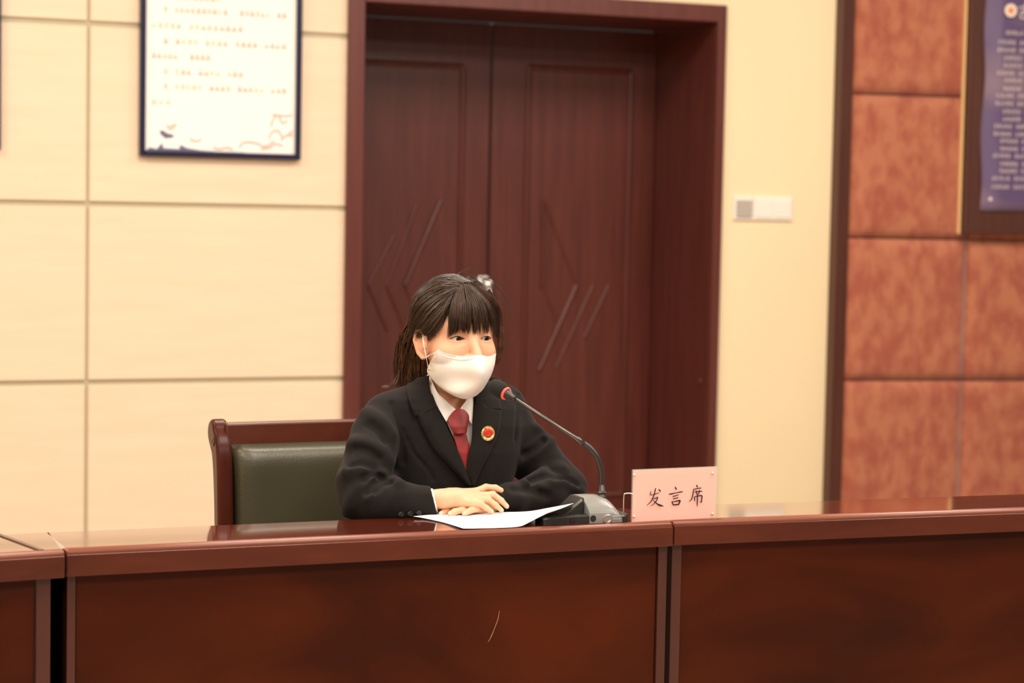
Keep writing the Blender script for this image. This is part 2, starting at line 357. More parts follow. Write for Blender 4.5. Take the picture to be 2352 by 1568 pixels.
# title: the start of a large character beside the emblem
def fbar(G, p, q, t, off=0.1):
    P_ = fr(Vector((*[fq(*p, off)[0], -off+0.0002], fq(*p, off)[1]))); Q_ = fr(Vector((fq(*q, off)[0], -off+0.0002, fq(*q, off)[1])))
    d = (Q_-P_).normalized(); s_ = d.cross(EN)*t; G.add([P_-s_, Q_-s_, Q_+s_, P_+s_], [(0, 1, 2, 3)])
for p, q in (((2340, 17), (2375, 17)), ((2354, 8), (2354, 26)), ((2344, 26), (2372, 26)), ((2344, 31), (2344, 42)), ((2344, 31), (2372, 31)), ((2344, 42), (2372, 42)), ((2372, 31), (2372, 42))): fbar(G, p, q, 0.0025)
G.lathe(fr(Vector((fq(2275, 457, .1)[0], -0.0995, fq(2275, 457, .1)[1]))), -EN, [(0, 0.008), (0.0004, 0.008)], 14)
G.build('lettering', 'ptext', ps)
MT['embp'] = mat('emblem_cream', (0.85, 0.72, 0.6), 0.5); MT['embo'] = mat('emblem_orange', (0.75, 0.28, 0.12), 0.5)
eu, ezz = fq(2322, 24, 0.1); ec = fr(Vector((eu, -0.0995, ezz)))
G = Geo(); G.lathe(ec, -EN, [(0, 0.026), (0.001, 0.026)]); em = G.build('emblem', 'embp', ps)
G = Geo(); G.lathe(ec-EN*0.001, -EN, [(0, 0.013), (0.0008, 0.013)]); G.build('emblem_disc', 'embo', em)

# ================================================================ WALL SWITCH
sc = hy(1750, 479, WY); sw = empty('light_switch', sc, 'white three gang switch plate with grey insert right of the door', 'light switch')
xs0, xs1 = hy(1683, 478, WY).x, hy(1818, 480, WY).x; zs0, zs1 = hy(1750, 506, WY).z, hy(1750, 452, WY).z
xm = hy(1728, 478, WY).x
G = Geo(); G.box(xs0, xm-0.001, WY-0.009, WY, zs0, zs1); G.box(xm+0.001, xs1, WY-0.009, WY, zs0, zs1); G.build('plate', 'switch', sw, bevel=0.002)
G = Geo(); G.box(xs0+0.010, xm-0.008, WY-0.014, WY-0.008, zs0+0.01, zs1-0.014); G.build('card_slot', 'switchg', sw, bevel=0.002)
G = Geo(); mid = (xm+xs1)/2; G.box(xm+0.010, mid-0.004, WY-0.013, WY-0.008, zs0+0.01, zs1-0.01); G.build('rocker', 'switch', sw, bevel=0.002)
G = Geo(); G.box(mid+0.004, xs1-0.010, WY-0.013, WY-0.008, zs0+0.01, zs1-0.01); G.build('rocker', 'switch', sw, bevel=0.002)

# ================================================================ DESKS
TZ = 0.76
def desk(name, label, fa, fb, depth, seat_panel=True, post_a=0.02, post_b=0.02, wedge=0.0, xextL=0.0, xextR=0.0, gap=0.0, poff=(0, 0)):
    a, b = hz(*fa, TZ), hz(*fb, TZ); e = (b-a).normalized(); n = Vector((-e.y, e.x, 0))
    a = a - e*xextL; b = b + e*xextR; L = (b-a).length
    f = lambda v: a + e*v.x + n*v.y + Vector((0, 0, v.z-TZ))
    root = empty(name, f(Vector((L/2, depth/2, 0.0))), label, 'desk')
    th = 0.046
    G = Geo()     # top with rounded front lip: profile extruded along the length
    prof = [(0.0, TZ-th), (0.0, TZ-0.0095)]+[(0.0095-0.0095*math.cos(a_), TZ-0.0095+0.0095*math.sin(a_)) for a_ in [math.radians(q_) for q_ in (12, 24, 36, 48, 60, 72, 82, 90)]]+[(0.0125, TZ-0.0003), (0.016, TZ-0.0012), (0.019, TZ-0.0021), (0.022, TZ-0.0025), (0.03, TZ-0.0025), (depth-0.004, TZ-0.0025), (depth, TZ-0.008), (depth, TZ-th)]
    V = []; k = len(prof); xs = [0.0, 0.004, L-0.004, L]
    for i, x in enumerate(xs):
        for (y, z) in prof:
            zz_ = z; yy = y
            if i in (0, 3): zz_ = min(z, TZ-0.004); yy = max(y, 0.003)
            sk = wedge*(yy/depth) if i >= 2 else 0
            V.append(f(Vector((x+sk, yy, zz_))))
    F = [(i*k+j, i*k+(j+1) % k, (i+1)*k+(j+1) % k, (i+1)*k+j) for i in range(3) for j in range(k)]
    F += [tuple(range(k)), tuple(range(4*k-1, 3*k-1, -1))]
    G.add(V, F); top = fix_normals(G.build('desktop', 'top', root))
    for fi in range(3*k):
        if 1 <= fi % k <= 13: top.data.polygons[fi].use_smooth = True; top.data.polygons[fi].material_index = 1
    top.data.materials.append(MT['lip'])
    # edge band (front apron)
    G = Geo(); G.box(0.001, L-0.001, -0.0025, 0.004, TZ-th-0.0008, TZ-0.010, f); G.build('front_edge', 'apron', root, bevel=0.0012)
    pl, pr = 0.004+poff[0], L-0.004+poff[1]
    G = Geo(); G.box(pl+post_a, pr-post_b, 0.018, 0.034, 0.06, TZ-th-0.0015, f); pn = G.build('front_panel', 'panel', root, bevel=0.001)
    for s_, (x0_, x1_) in enumerate(((pl, pl+post_a-0.0015), (pr-post_b+0.0015, pr))):
        G = Geo(); G.box(x0_, x1_, 0.012, depth-0.01, 0.0, TZ-th-0.001, f); G.build('side_panel', 'post', root, bevel=0.0015)
    return root, f, L, e, n
d1a, d1b = (152, 1260.5), (1546, 1197)
dep = (hz(500, 1204, TZ-0.0025)-hz(500, 1243, TZ)); 
E1 = (hz(*d1b, TZ)-hz(*d1a, TZ)).normalized(); N1 = Vector((-E1.y, E1.x, 0)); DEP = dep.dot(N1)
desk1, f1, L1, _, _ = desk('desk', 'long polished mahogany desk the masked speaker sits at', d1a, d1b, DEP, post_a=0.016, post_b=0.020)
desk2, f2, L2, e2, n2 = desk('desk', 'mahogany desk section at the right, bare apart from the corner of the pink plate', (1547, 1195.5), (2352, 1166.5), DEP, xextR=0.5, post_a=0.022, post_b=0.02)
desk3, f3, L3, e3, n3 = desk('desk', 'mahogany desk section cut off at the left, mitred top joint', (0, 1271.5), (149, 1262.5), DEP+0.01, xextL=0.9, post_b=0.026, wedge=0.034, poff=(0, -0.016))
G = Geo(); G.box(L3-0.03, L3+0.014, 0.060, 0.068, 0.0, TZ-0.03, f3); G.build('gap_shade_strip', mat('painted_gap_shade', (0.002, 0.0015, 0.001), 0.9, Specular_IOR_Level=0.0), desk3)  # added black strip behind the desk gap, its colour standing in for shade
# mitre joint strip on the left desk top
p, q = hz(-40, 1211, TZ), hz(96, 1261, TZ); d = (q-p).normalized(); s_ = d.cross(Vector((0, 0, 1)))*0.004
G = Geo(); zu = Vector((0, 0, 0.0004)); G.prism([p-s_-Vector((0, 0, 0.004)), q-s_-Vector((0, 0, 0.004)), q+s_-Vector((0, 0, 0.004)), p+s_-Vector((0, 0, 0.004))], (0, 0, 0.0035)); fix_normals(G.build('joint_strip', 'post', desk3))
# scratch on the long desk's front panel
MT['scratch'] = mat('pale_scratch', (0.35, 0.16, 0.10), 0.5)
fo = f1(Vector((0, 0.0165, 0))); SC = [hit(px, py, f1(Vector((0, 0.0172, 0))), N1) for px, py in ((1147, 1402), (1144, 1420), (1137, 1440), (1128, 1462), (1120, 1476))]
G = Geo(); G.tube(spline(SC, 12), [0.0003, 0.0006, 0.0008, 0.0009, 0.0009, 0.0008, 0.0007, 0.0008, 0.0009, 0.0008, 0.0006, 0.0003], 6); G.build('scratch', 'scratch', desk1, smooth=True)

# ================================================================ CHAIR
CY = None
cp = atd(527, 1000, 4.23)      # near left post of the backrest
CW = 0.60
cx0 = cp.x-0.012; cy = cp.y
chair = empty('armchair', (cx0+CW/2, cy+0.2, 0), 'mahogany armchair with dark green leather back behind the speaker', 'chair')
def post(xc, name='back_post'):
    # side profile in the y-z plane, leaning back towards the top, rounded head
    zt = hy(500, 961, cy+0.06).z
    prof = []
    cl = spline([(cy-0.010, 0.40), (cy+0.002, 0.66), (cy+0.022, 0.82), (cy+0.058, zt-0.028)], 24)
    w = np.interp(np.linspace(0, 1, 24), [0, .5, .8, 1], [0.017, 0.021, 0.026, 0.028])
    L_, R_ = [], []
    for i, (y, z) in enumerate(cl):
        t = cl[min(i+1, 23)]-cl[max(i-1, 0)]; t = t/np.linalg.norm(t); nn_ = np.array([t[1], -t[0]])
        L_.append(cl[i]-nn_*w[i]); R_.append(cl[i]+nn_*w[i])
    c = cl[-1]; t = cl[-1]-cl[-2]; t /= np.linalg.norm(t); nn_ = np.array([t[1], -t[0]])
    arc = [c - nn_*w[-1]*math.cos(a) + t*w[-1]*math.sin(a) for a in np.linspace(0, math.pi, 12)[1:-1]]
    out = L_+arc+R_[::-1]
    G = Geo(); G.prism([(xc-0.013, y, z) for y, z in out], (0.033, 0, 0))
    return fix_normals(G.build(name, 'chairpost', chair, bevel=0.009, seg=4))
pa = post(cx0); pb = post(cx0+CW)
G = Geo(); bz_ = hit(489, 1017, (cx0-0.019, 0, 0), (1, 0, 0)); G.lathe((cx0-0.013, cy+0.034, bz_.z), (-1, 0, 0), [(-0.001, 0.009), (0.0015, 0.009), (0.0015, 0.006), (0.0005, 0.005)], 18); G.build('bolt_cap', 'chairwood', pa, smooth=False)
zt0 = hy(640, 968, cy+0.03).z; zt1 = hy(640, 1018, cy+0.01).z; zb1 = 0.50
def rail(z0, z1, y0, y1, name, m_, bev):
    G = Geo(); V = []; n = 16
    for i in range(n+1):
        x = cx0+0.010+(CW-0.020)*i/n; bow = 0.012*math.sin(math.pi*i/n)
        V += [Vector((x, y0+bow, z0)), Vector((x, y0+bow+0.022*(z1-z0)/0.05*0.3, z1)), Vector((x, y1+bow+0.022*(z1-z0)/0.05*0.3, z1)), Vector((x, y1+bow, z0))]
    F = [(i*4+j, i*4+(j+1) % 4, (i+1)*4+(j+1) % 4, (i+1)*4+j) for i in range(n) for j in range(4)]+[(0, 1, 2, 3), (n*4+3, n*4+2, n*4+1, n*4)]
    G.add(V, F); return fix_normals(G.build(name, m_, chair, bevel=bev, seg=3))
rail(zt1-0.02, zt0, cy+0.010, cy+0.042, 'top_rail', 'chairwood', 0.006)
rail(0.44, 0.49, cy-0.012, cy+0.015, 'bottom_rail', 'chairwood', 0.006)
# cushion: pillow-shaped pad
G = Geo(); V = []; F = []; nu, nv = 24, 24; px0, px1 = cx0+0.018, cx0+CW-0.018
for j in range(nv+1):
    for i in range(nu+1):
        s_, t_ = i/nu, j/nv; x = px0+(px1-px0)*s_; z = 0.485+(zt1-0.485)*t_
        e = min(s_, 1-s_)*(px1-px0); e2 = min(t_, 1-t_)*(zt1-0.485)
        pf_ = lambda q: min(1, q/0.045)
        k_ = math.sqrt(max(0, 1-(1-pf_(e))**2))*math.sqrt(max(0, 1-(1-pf_(e2))**2))
        V.append(Vector((x, cy+0.012+0.012*math.sin(math.pi*s_)*t_-0.034*k_, z)))
for j in range(nv):
    for i in range(nu): F.append((j*(nu+1)+i, j*(nu+1)+i+1, (j+1)*(nu+1)+i+1, (j+1)*(nu+1)+i))
pad = mesh('back_cushion', V, F, 'leather', chair, smooth=True); sm = pad.modifiers.new('s', 'SOLIDIFY'); sm.thickness = 0.02; sm.offset = -1
G = Geo(); sg = G.box(cx0-0.02, cx0+CW+0.02, cy-0.50, cy-0.01, 0.385, 0.43); G.build('seat_frame', 'chairwood', chair, bevel=0.01)
G = Geo(); G.box(cx0+0.01, cx0+CW-0.01, cy-0.49, cy-0.02, 0.428, 0.470); G.build('seat', 'leather', chair, bevel=0.018, seg=4)
for x in (cx0, cx0+CW):
    for y in (cy-0.47, cy-0.005):
        G = Geo(); G.box(x-0.019, x+0.019, y-0.019, y+0.019, 0, 0.386); G.build('leg', 'chairwood', chair, bevel=0.006)

# ================================================================ MICROPHONE
TS = TZ-0.0025
MC = hz(1345, 1205, TS)      # front (camera side) foot of the base
Nv, Ev = N1, E1
base_e = Ev; bl = f1(Vector((0, 0, 0)))
def loc1(p): d = p-bl; return d.dot(E1), d.dot(N1)
mu0, mv0 = loc1(hz(1352, 1206, TS)); mv0 = 0.0245
def m1(u, v, z): return f1(Vector((mu0+u, mv0+v, TS+z)))
mic = empty('gooseneck_microphone', m1(0, 0.05, 0), 'grey gooseneck conference microphone with a lit red ring on the long desk', 'microphone')
# body: charcoal wedge body left, grey hood right
def loftx(G, secs):
    k = len(secs[0][1]); V = [];
    for u, pr in secs: V += [m1(u, v, z) for v, z in pr]
    F = [(i*k+j, i*k+(j+1) % k, (i+1)*k+(j+1) % k, (i+1)*k+j) for i in range(len(secs)-1) for j in range(k)]
    F += [tuple(range(k)), tuple(range(len(secs)*k-1, len(secs)*k-1-k, -1))]
    G.add(V, F)
dpx = 0.080
G = Geo()
def wprof(h, v0=0.0, v1=dpx): return [(v0, 0), (v0, h*0.9), (v0+0.004, h), (v1-0.004, h), (v1, h*0.9), (v1, 0)]
loftx(G, [(-0.086, wprof(0.013, 0.003, 0.04)), (-0.082, wprof(0.015, 0.001, 0.05)), (-0.06, wprof(0.017)), (0.012, wprof(0.018)), (0.084, wprof(0.018)), (0.086, wprof(0.016))])
mb = fix_normals(G.build('base', 'plastic', mic, bevel=0.0015))
G = Geo()
loftx(G, [(-0.047, wprof(0.0175, 0.008, 0.070)), (-0.040, wprof(0.019, 0.010, 0.060)), (-0.020, wprof(0.033, 0.014, 0.070)), (0.000, wprof(0.0465, 0.018, 0.078)), (0.006, wprof(0.0465, 0.024, 0.078)), (0.008, wprof(0.03, 0.024, 0.078))])
fix_normals(G.build('base_wedge', 'plastic', mb, bevel=0.002))
G = Geo()    # grey hood: rounded saddle with curved right flank
secs = []
for u, h, v0 in ((0.0055, 0.047, 0.003), (0.0065, 0.0475, 0.0), (0.030, 0.0475, 0.0), (0.048, 0.0465, 0.0), (0.058, 0.043, 0.0), (0.066, 0.036, 0.0), (0.071, 0.028, 0.0), (0.0735, 0.020, 0.0)):
    secs.append((u, [(v0-0.0015, 0.001), (v0-0.0015, h*0.40), (v0+0.002, h*0.54), (v0+0.014, h*0.74), (v0+0.034, h*0.93), (v0+0.050, h), (0.074, h*0.98), (0.082, h*0.6), (0.082, 0.001)]))
loftx(G, secs)
hood = fix_normals(G.build('hood', 'plasticg', mic, bevel=0.0015)); 
# connector, port, caution text on the back face
G = Geo(); cc = m1(0.0425, -0.0015, 0.009); G.lathe(cc, -N1, [(0, 0.0088), (0.003, 0.0088), (0.0035, 0.0075), (0.0035, 0.0055), (0.001, 0.005), (0.001, 0.0)], 24); G.build('socket', 'silver', mb, smooth=False)
G = Geo(); G.lathe(m1(0.013, -0.0015, 0.011), -N1, [(0, 0.006), (0.0006, 0.006), (0.0006, 0.0)], 20); G.build('rubber_plug', 'plastic', mb)
G = Geo(); G.box(-0.034, -0.023, -0.0012, 0.002, 0.006, 0.013, lambda v: m1(v.x, v.y, v.z)); G.build('cable_port', MT['black'], mb)
def text_mesh(body, size, name, material, parent, o, ex, ez):
    cu = bpy.data.curves.new('t', 'FONT'); cu.body = body; cu.size = size; to = bpy.data.objects.new('t', cu); COL.objects.link(to)
    bpy.context.view_layer.update(); dg = bpy.context.evaluated_depsgraph_get()
    me = bpy.data.meshes.new_from_object(to.evaluated_get(dg)); bpy.data.objects.remove(to)
    for v in me.vertices: c = v.co.copy(); v.co = o + ex*c.x + ez*c.y
    return link(name, me, material, parent)
ob = text_mesh('CAUTION !', 0.0052, 'lettering', 'white', mb, m1(0.0535, -0.0022, 0.0120), E1, Vector((0, 0, 1)))
G = Geo(); rnd = random.Random(2)
for i in range(11): bars_glyph(G, m1(0.0535+i*0.0016, -0.0022, 0.0075), E1, Vector((0, 0, 1)), N1, 0.0012, 0.0022, rnd)
G.build('small_print', 'white', mb)
# neck
NB = m1(0.047, 0.050, 0.040); Dn = (NB-CAM).dot(FWD)
def P(px, py, d): return atd(px, py, d)
G = Geo(); c = NB; upv = (P(1382, 1110, Dn)-P(1382, 1160, Dn)).normalized()
b0_ = P(1382, 1163, Dn)
sock = lambda h: (P(1382, 1163-h, Dn)-b0_).length
G.lathe(b0_, upv, [(-0.004, 0.0092), (0, 0.0092), (sock(16), 0.0088), (sock(17), 0.0075), (sock(20), 0.0086), (sock(24), 0.0086), (sock(25), 0.0072), (sock(33), 0.0070), (sock(34), 0.0078), (sock(36), 0.0078), (sock(37), 0.0066), (sock(50), 0.0052), (sock(52), 0.0)], 28)
G.build('plug', 'plastic', mic, smooth=True)
G = Geo(); G.lathe(P(1382.5, 1129.5, Dn), upv, [(-0.0006, 0.0085), (0.0006, 0.0085)], 24); G.build('plug_ring', 'silver', mic)
fx = spline([P(1382, 1116, Dn), P(1382, 1085, Dn-0.004), P(1373, 1052, Dn-0.006), P(1358, 1031, Dn-0.006), P(1340, 1017, Dn-0.005)], 60)
G = Geo(); G.tube([Vector(p) for p in fx], [0.0046+0.0004*(i % 2) for i in range(60)], 14); G.build('flexible_neck', 'plastic', mic, smooth=True)
D2 = 3.93
G = Geo(); G.tube([P(1342, 1019, Dn-0.005), P(1330, 1010.5, Dn-0.006), P(1325, 1007, Dn-0.007), P(1322, 1005, Dn-0.007), P(1180, 914, D2)], [0.0050, 0.0050, 0.0046, 0.0036, 0.0034], 14); G.build('rod', 'rod', mic, smooth=True)
ax = (P(1146, 894, D2)-P(1176, 912, D2)).normalized(); ax = (ax + FWD*0.62).normalized()
hb = P(1180, 914, D2)
G = Geo(); G.lathe(hb, ax, [(-0.003, 0.0040), (0.0, 0.0048), (0.008, 0.0062), (0.014, 0.0098), (0.020, 0.0105)], 24); G.build('capsule_collar', 'plastic', mic, smooth=True)
G = Geo(); G.lathe(hb+ax*0.0175, ax, [(0, 0.009), (0.0, 0.0120), (0.0030, 0.0128), (0.0050, 0.0120), (0.005, 0.009)], 32); G.build('light_ring', 'redring', mic)
G = Geo(); G.lathe(hb+ax*0.0215, ax, [(0, 0.0115), (0.003, 0.0140), (0.008, 0.0156), (0.018, 0.0160), (0.027, 0.0153), (0.034, 0.0125), (0.038, 0.0075), (0.0395, 0.0)], 32); G.build('foam_windscreen', 'foam', mic, smooth=True)

# ================================================================ NAMEPLATE
pu_, pv_ = 0, 0.0
pa_ = hz(1444, 1197.5, TS); u_, v_ = loc1(pa_); pa_ = f1(Vector((u_, 0.022, TS)))
pn_dir = None
# plate plane: near edge from left foot; runs to the right foot on the second desk
pb_ = f1(Vector((u_, 0.024, TS)));  q_u, q_v = loc1(hz(1647, 1190, TS)); pc_ = f1(Vector((q_u, 0.030, TS)))
ep = (pc_-pb_); ep.z = 0; ep.normalize(); npn = Vector((-ep.y, ep.x, 0))
def pp(px, py, off=0.0): return hit(px, py, pb_-npn*off, npn)
np_ = empty('name_plate', (pb_+pc_)/2, 'pink speaker seat plate with black brushed characters standing on the desk joint', 'name plate')
tl, tr = pp(1443.5, 1078.5), pp(1647.5, 1074.5); wid = (tr-pb_).dot(ep); hgt = tl.z-TS
def pf1(u, v, z): return pb_ + ep*u + npn*v + Vector((0, 0, z))
G = Geo(); G.box(0.0022, wid-0.0022, 0.0002, 0.0012, 0.001, hgt-0.0018, lambda v: pf1(*v)); card = G.build('card', 'plate', np_)
G = Geo(); G.box(0, wid, -0.0026, -0.0002, 0, hgt, lambda v: pf1(*v)); G.box(0, wid, 0.0014, 0.0036, 0, hgt, lambda v: pf1(*v)); G.build('acrylic_cover', 'clear', np_, bevel=0.0004)
MT['stud'] = mat('pale_plastic_stud', (0.85, 0.68, 0.60), 0.25)
for px, py in ((1457, 1090), (1637.5, 1086), (1456.5, 1185.5), (1637, 1179.5)):
    G = Geo(); c = pp(px, py, 0.003); G.lathe(c, -npn, [(-0.002, 0.0022), (0.0006, 0.0022), (0.0014, 0.0014), (0.0016, 0.0)], 14)
    G.build('stud', 'stud', np_, smooth=True)
def zc(x, y): return 1220+x/5.113, 1060+y/5.113
strokes = [
 [[(1408, 346, 5), (1402, 368, 7), (1399, 388, 7), (1425, 388, 6), (1462, 378, 7), (1503, 364, 5)]],
 [[(1463, 309, 8), (1455, 345, 9), (1440, 400, 9), (1418, 448, 9), (1390, 486, 7), (1355, 513, 3)]],
 [[(1432, 436, 5), (1455, 430, 8), (1484, 418, 9), (1478, 445, 9), (1462, 470, 8), (1435, 500, 6), (1402, 519, 3)]],
 [[(1428, 448, 4), (1455, 472, 8), (1485, 498, 12), (1515, 512, 17), (1557, 521, 4)]],
 [[(1497, 322, 4), (1508, 336, 13), (1522, 350, 7)]],
 [[(1689, 293, 3), (1697, 308, 13), (1708, 330, 7)]],
 [[(1616, 380, 6), (1645, 378, 11), (1700, 366, 7), (1750, 356, 10), (1783, 352, 7)]],
 [[(1661, 408, 7), (1690, 401, 8), (1732, 388, 7)]],
 [[(1664, 436, 7), (1692, 430, 8), (1730, 420, 7)]],
 [[(1652, 466, 8), (1662, 490, 11), (1672, 510, 9)]],
 [[(1655, 470, 6), (1700, 464, 9), (1746, 455, 12), (1741, 480, 13), (1728, 508, 10)]],
 [[(1670, 506, 9), (1700, 504, 11), (1728, 503, 9)]],
 [[(1943, 268, 3), (1948, 286, 12), (1957, 303, 6)]],
 [[(1906, 325, 7), (1945, 316, 8), (2000, 308, 8)]],
 [[(1908, 324, 8), (1902, 370, 9), (1893, 415, 9), (1878, 447, 8), (1852, 469, 3)]],
 [[(1916, 356, 6), (1960, 350, 9), (2010, 346, 8)]],
 [[(1936, 334, 6), (1941, 358, 8), (1947, 382, 7)]],
 [[(1978, 330, 6), (1974, 356, 8), (1966, 382, 7)]],
 [[(1944, 381, 7), (1968, 380, 7)]],
 [[(1916, 410, 8), (1920, 436, 9), (1922, 464, 6)]],
 [[(1918, 412, 6), (1960, 402, 9), (2004, 400, 11), (2003, 435, 10), (1998, 474, 9), (1978, 466, 4)]],
 [[(1953, 384, 8), (1953, 440, 10), (1951, 490, 9), (1952, 527, 4)]],
]
G = Geo()
for si, (st,) in enumerate(strokes):
    if si in (6, 12): G.build('character', 'black', np_); G = Geo()
    a = spline([(x, y, w) for x, y, w in st], 6*len(st)); pts = []
    L_, R_ = [], []
    for i in range(len(a)):
        t = a[min(i+1, len(a)-1)][:2]-a[max(i-1, 0)][:2]; t = t/np.linalg.norm(t); nr = np.array([-t[1], t[0]])*a[i][2]*0.66
        L_.append(pp(*zc(*(a[i][:2]+nr)), 0.0030)); R_.append(pp(*zc(*(a[i][:2]-nr)), 0.0030))
    k = len(a); G.add(L_+R_, [(i, i+1, k+i+1, k+i) for i in range(k-1)])
G.build('character', 'black', np_)
G = Geo(); wp = [pf1(-0.0065, 0.02, 0.001), pf1(-0.0065, 0.02, 0.046), pf1(-0.004, 0.018, 0.052), pf1(0.004, 0.012, 0.053), pf1(0.012, 0.005, 0.050)]
wp = spline(wp, 20); G.tube([Vector(p) for p in wp], 0.0013, 8); G.build('wire_stand', 'silver', np_, smooth=True)

# ================================================================ PAPER
def sheet(name, dz, jx, label):
    # control net rows from far edge to near edge, columns left to right, as (px, py, height above desk)
    net = [[(949, 1185.5, .004), (1010, 1180, .0025), (1090, 1177, .0020), (1160, 1176, .0025), (1215, 1174, .006), (1262, 1166, .022), (1316, 1156, .038)],
           [(975, 1190, .0018), (1030, 1187, .0010), (1100, 1186, .0010), (1165, 1185, .0015), (1205, 1183, .005), (1245, 1177, .019), (1290, 1167, .036)],
           [(1020, 1200, .0010), (1060, 1199, .0008), (1115, 1199, .0010), (1165, 1197, .0015), (1195, 1194, .004), (1222, 1189, .012), (1252, 1181, .020)],
           [(1064, 1213.5, .0030), (1085, 1213.5, .003), (1115, 1213, .0025), (1150, 1212, .0025), (1178, 1210.5, .0025), (1192, 1209, .0030), (1200, 1207, .0040)]]
    rowsN = []
    for rw_ in net: rowsN.append(spline([tuple(hz(px+jx, py, TS+h+dz)) for px, py, h in rw_], 31))
    rowsN = np.array(rowsN); V = []
    cols_ = [spline(rowsN[:, i], 16) for i in range(31)]
    V = [cols_[i][j] for j in range(16) for i in range(31)]
    F = [(j*31+i, j*31+i+1, (j+1)*31+i+1, (j+1)*31+i) for j in range(15) for i in range(30)]
    o = mesh(name, V, F, 'sheet', smooth=True); md = o.modifiers.new('s', 'SOLIDIFY'); md.thickness = 0.0004
    return tag(o, label, 'paper', None)
sheet('paper_sheet', 0.0, 1.5, 'lower white sheet under the speaker\'s hands, its edge showing below the top one')
sheet('paper_sheet', 0.0012, 0, 'top white sheet under the speaker\'s hands, corner curled up against the microphone')

# ================================================================ PERSON
# solid shapes are evaluated as distance fields around the traced skeleton (right, down, forward metres)
f32 = np.float32
def C3(px, py, d): return np.array([(px-1176)/FPX*d, (py-784)/FPX*d, d])
def smin(a, b, k):
    h = np.clip(0.5+0.5*(b-a)/k, 0, 1); return b*(1-h)+a*h-k*h*(1-h)
def smax(a, b, k): return -smin(-a, -b, k)
def cap(P, a, b, ra, rb):
    a = np.asarray(a, f32); b = np.asarray(b, f32); ba = b-a
    h = np.clip(((P[0]-a[0])*ba[0]+(P[1]-a[1])*ba[1]+(P[2]-a[2])*ba[2])/max(float(ba@ba), 1e-12), 0, 1)
    return np.sqrt((P[0]-a[0]-ba[0]*h)**2+(P[1]-a[1]-ba[1]*h)**2+(P[2]-a[2]-ba[2]*h)**2)-(ra+(rb-ra)*h)
def chain(P, pts, k=0.0):
    r = None
    for (a, ra), (b, rb) in zip(pts[:-1], pts[1:]):
        c = cap(P, a, b, ra, rb); r = c if r is None else (smin(r, c, k) if k else np.minimum(r, c))
    return r
def ell(P, c, r):
    q = [(P[i]-c[i])/r[i] for i in range(3)]; k0 = np.sqrt(q[0]**2+q[1]**2+q[2]**2)
    k1 = np.sqrt((q[0]/r[0])**2+(q[1]/r[1])**2+(q[2]/r[2])**2)
    return k0*(k0-1)/np.maximum(k1, 1e-6)
def surface(fn, lo, hi, h):
    ax = [np.arange(lo[i], hi[i]+h, h, dtype=f32) for i in range(3)]
    n = [len(a) for a in ax]; val = np.empty(n, f32); st = max(1, int(1.5e6/(n[1]*n[2])))
    for i in range(0, n[0], st):
        val[i:i+st] = fn(np.meshgrid(ax[0][i:i+st], ax[1], ax[2], indexing='ij'))
    ins = val < 0
    c = [ins[i:n[0]-1+i, j:n[1]-1+j, k:n[2]-1+k] for i in (0, 1) for j in (0, 1) for k in (0, 1)]
    s = sum(x.astype(np.int8) for x in c); act = (s > 0) & (s < 8)
    I = np.argwhere(act); idx = -np.ones(act.shape, np.int64); idx[tuple(I.T)] = np.arange(len(I))
    acc = np.zeros((len(I), 3)); cnt = np.zeros(len(I))
    off = [(i, j, k) for i in (0, 1) for j in (0, 1) for k in (0, 1)]
    for a in off:
        for d in range(3):
            if a[d]: continue
            b = list(a); b[d] = 1
            va = val[I[:, 0]+a[0], I[:, 1]+a[1], I[:, 2]+a[2]]; vb = val[I[:, 0]+b[0], I[:, 1]+b[1], I[:, 2]+b[2]]
            mk = (va < 0) != (vb < 0); t = np.where(mk, va/np.where(mk, va-vb, 1), 0)
            p = np.array(a, float)[None].repeat(len(I), 0); p[:, d] += t
            acc += p*mk[:, None]; cnt += mk
    V = (I+acc/cnt[:, None])*h+np.array(lo)
    Q = []
    for d in range(3):
        a, b = (d+1) % 3, (d+2) % 3
        sl0 = [slice(1, n[q]-1) for q in range(3)]; sl1 = list(sl0); sl0[d] = slice(0, n[d]-1); sl1[d] = slice(1, n[d])
        A = ins[tuple(sl0)]; B = ins[tuple(sl1)]
        for flip, mk in ((0, A & ~B), (1, ~A & B)):
            J = np.argwhere(mk); J[:, a] += 1; J[:, b] += 1
            o = []
            for da, db in ((0, 0), (-1, 0), (-1, -1), (0, -1)):
                K = J.copy(); K[:, a] += da; K[:, b] += db; o.append(idx[K[:, 0], K[:, 1], K[:, 2]])
            q = np.stack(o if flip == 0 else o[::-1], 1); Q.append(q)
    return V, np.concatenate(Q)
MC_ = np.array([[RT[i], DN[i], FWD[i]] for i in range(3)])
def to_world(V): return np.asarray(V)@MC_.T+np.array(CAM)
def np_mesh(name, V, F, material, parent, **k):
    me = bpy.data.meshes.new(name); V = to_world(V); me.vertices.add(len(V)); me.vertices.foreach_set('co', V.astype(f32).ravel())
    F = np.asarray(F); me.loops.add(F.size); me.loops.foreach_set('vertex_index', F.ravel().astype(np.int32))
    me.polygons.add(len(F)); me.polygons.foreach_set('loop_start', np.arange(0, F.size, F.shape[1], dtype=np.int32)); me.polygons.foreach_set('loop_total', np.full(len(F), F.shape[1], np.int32))
    me.update(calc_edges=True); me.validate()
    return link(name, me, material, parent, smooth=True, **k)
def trace(fn, px, py, d0=3.7, d1=4.5):
    px = np.asarray(px, float); py = np.asarray(py, float); r = np.stack([(px-1176)/FPX, (py-784)/FPX, np.ones_like(px)])
    t = np.full(px.shape, d0)
    for _ in range(70): t = np.minimum(t+np.clip(fn([(r[i]*t).astype(f32) for i in range(3)]), -0.02, 0.05)*0.8, d1)
    return t

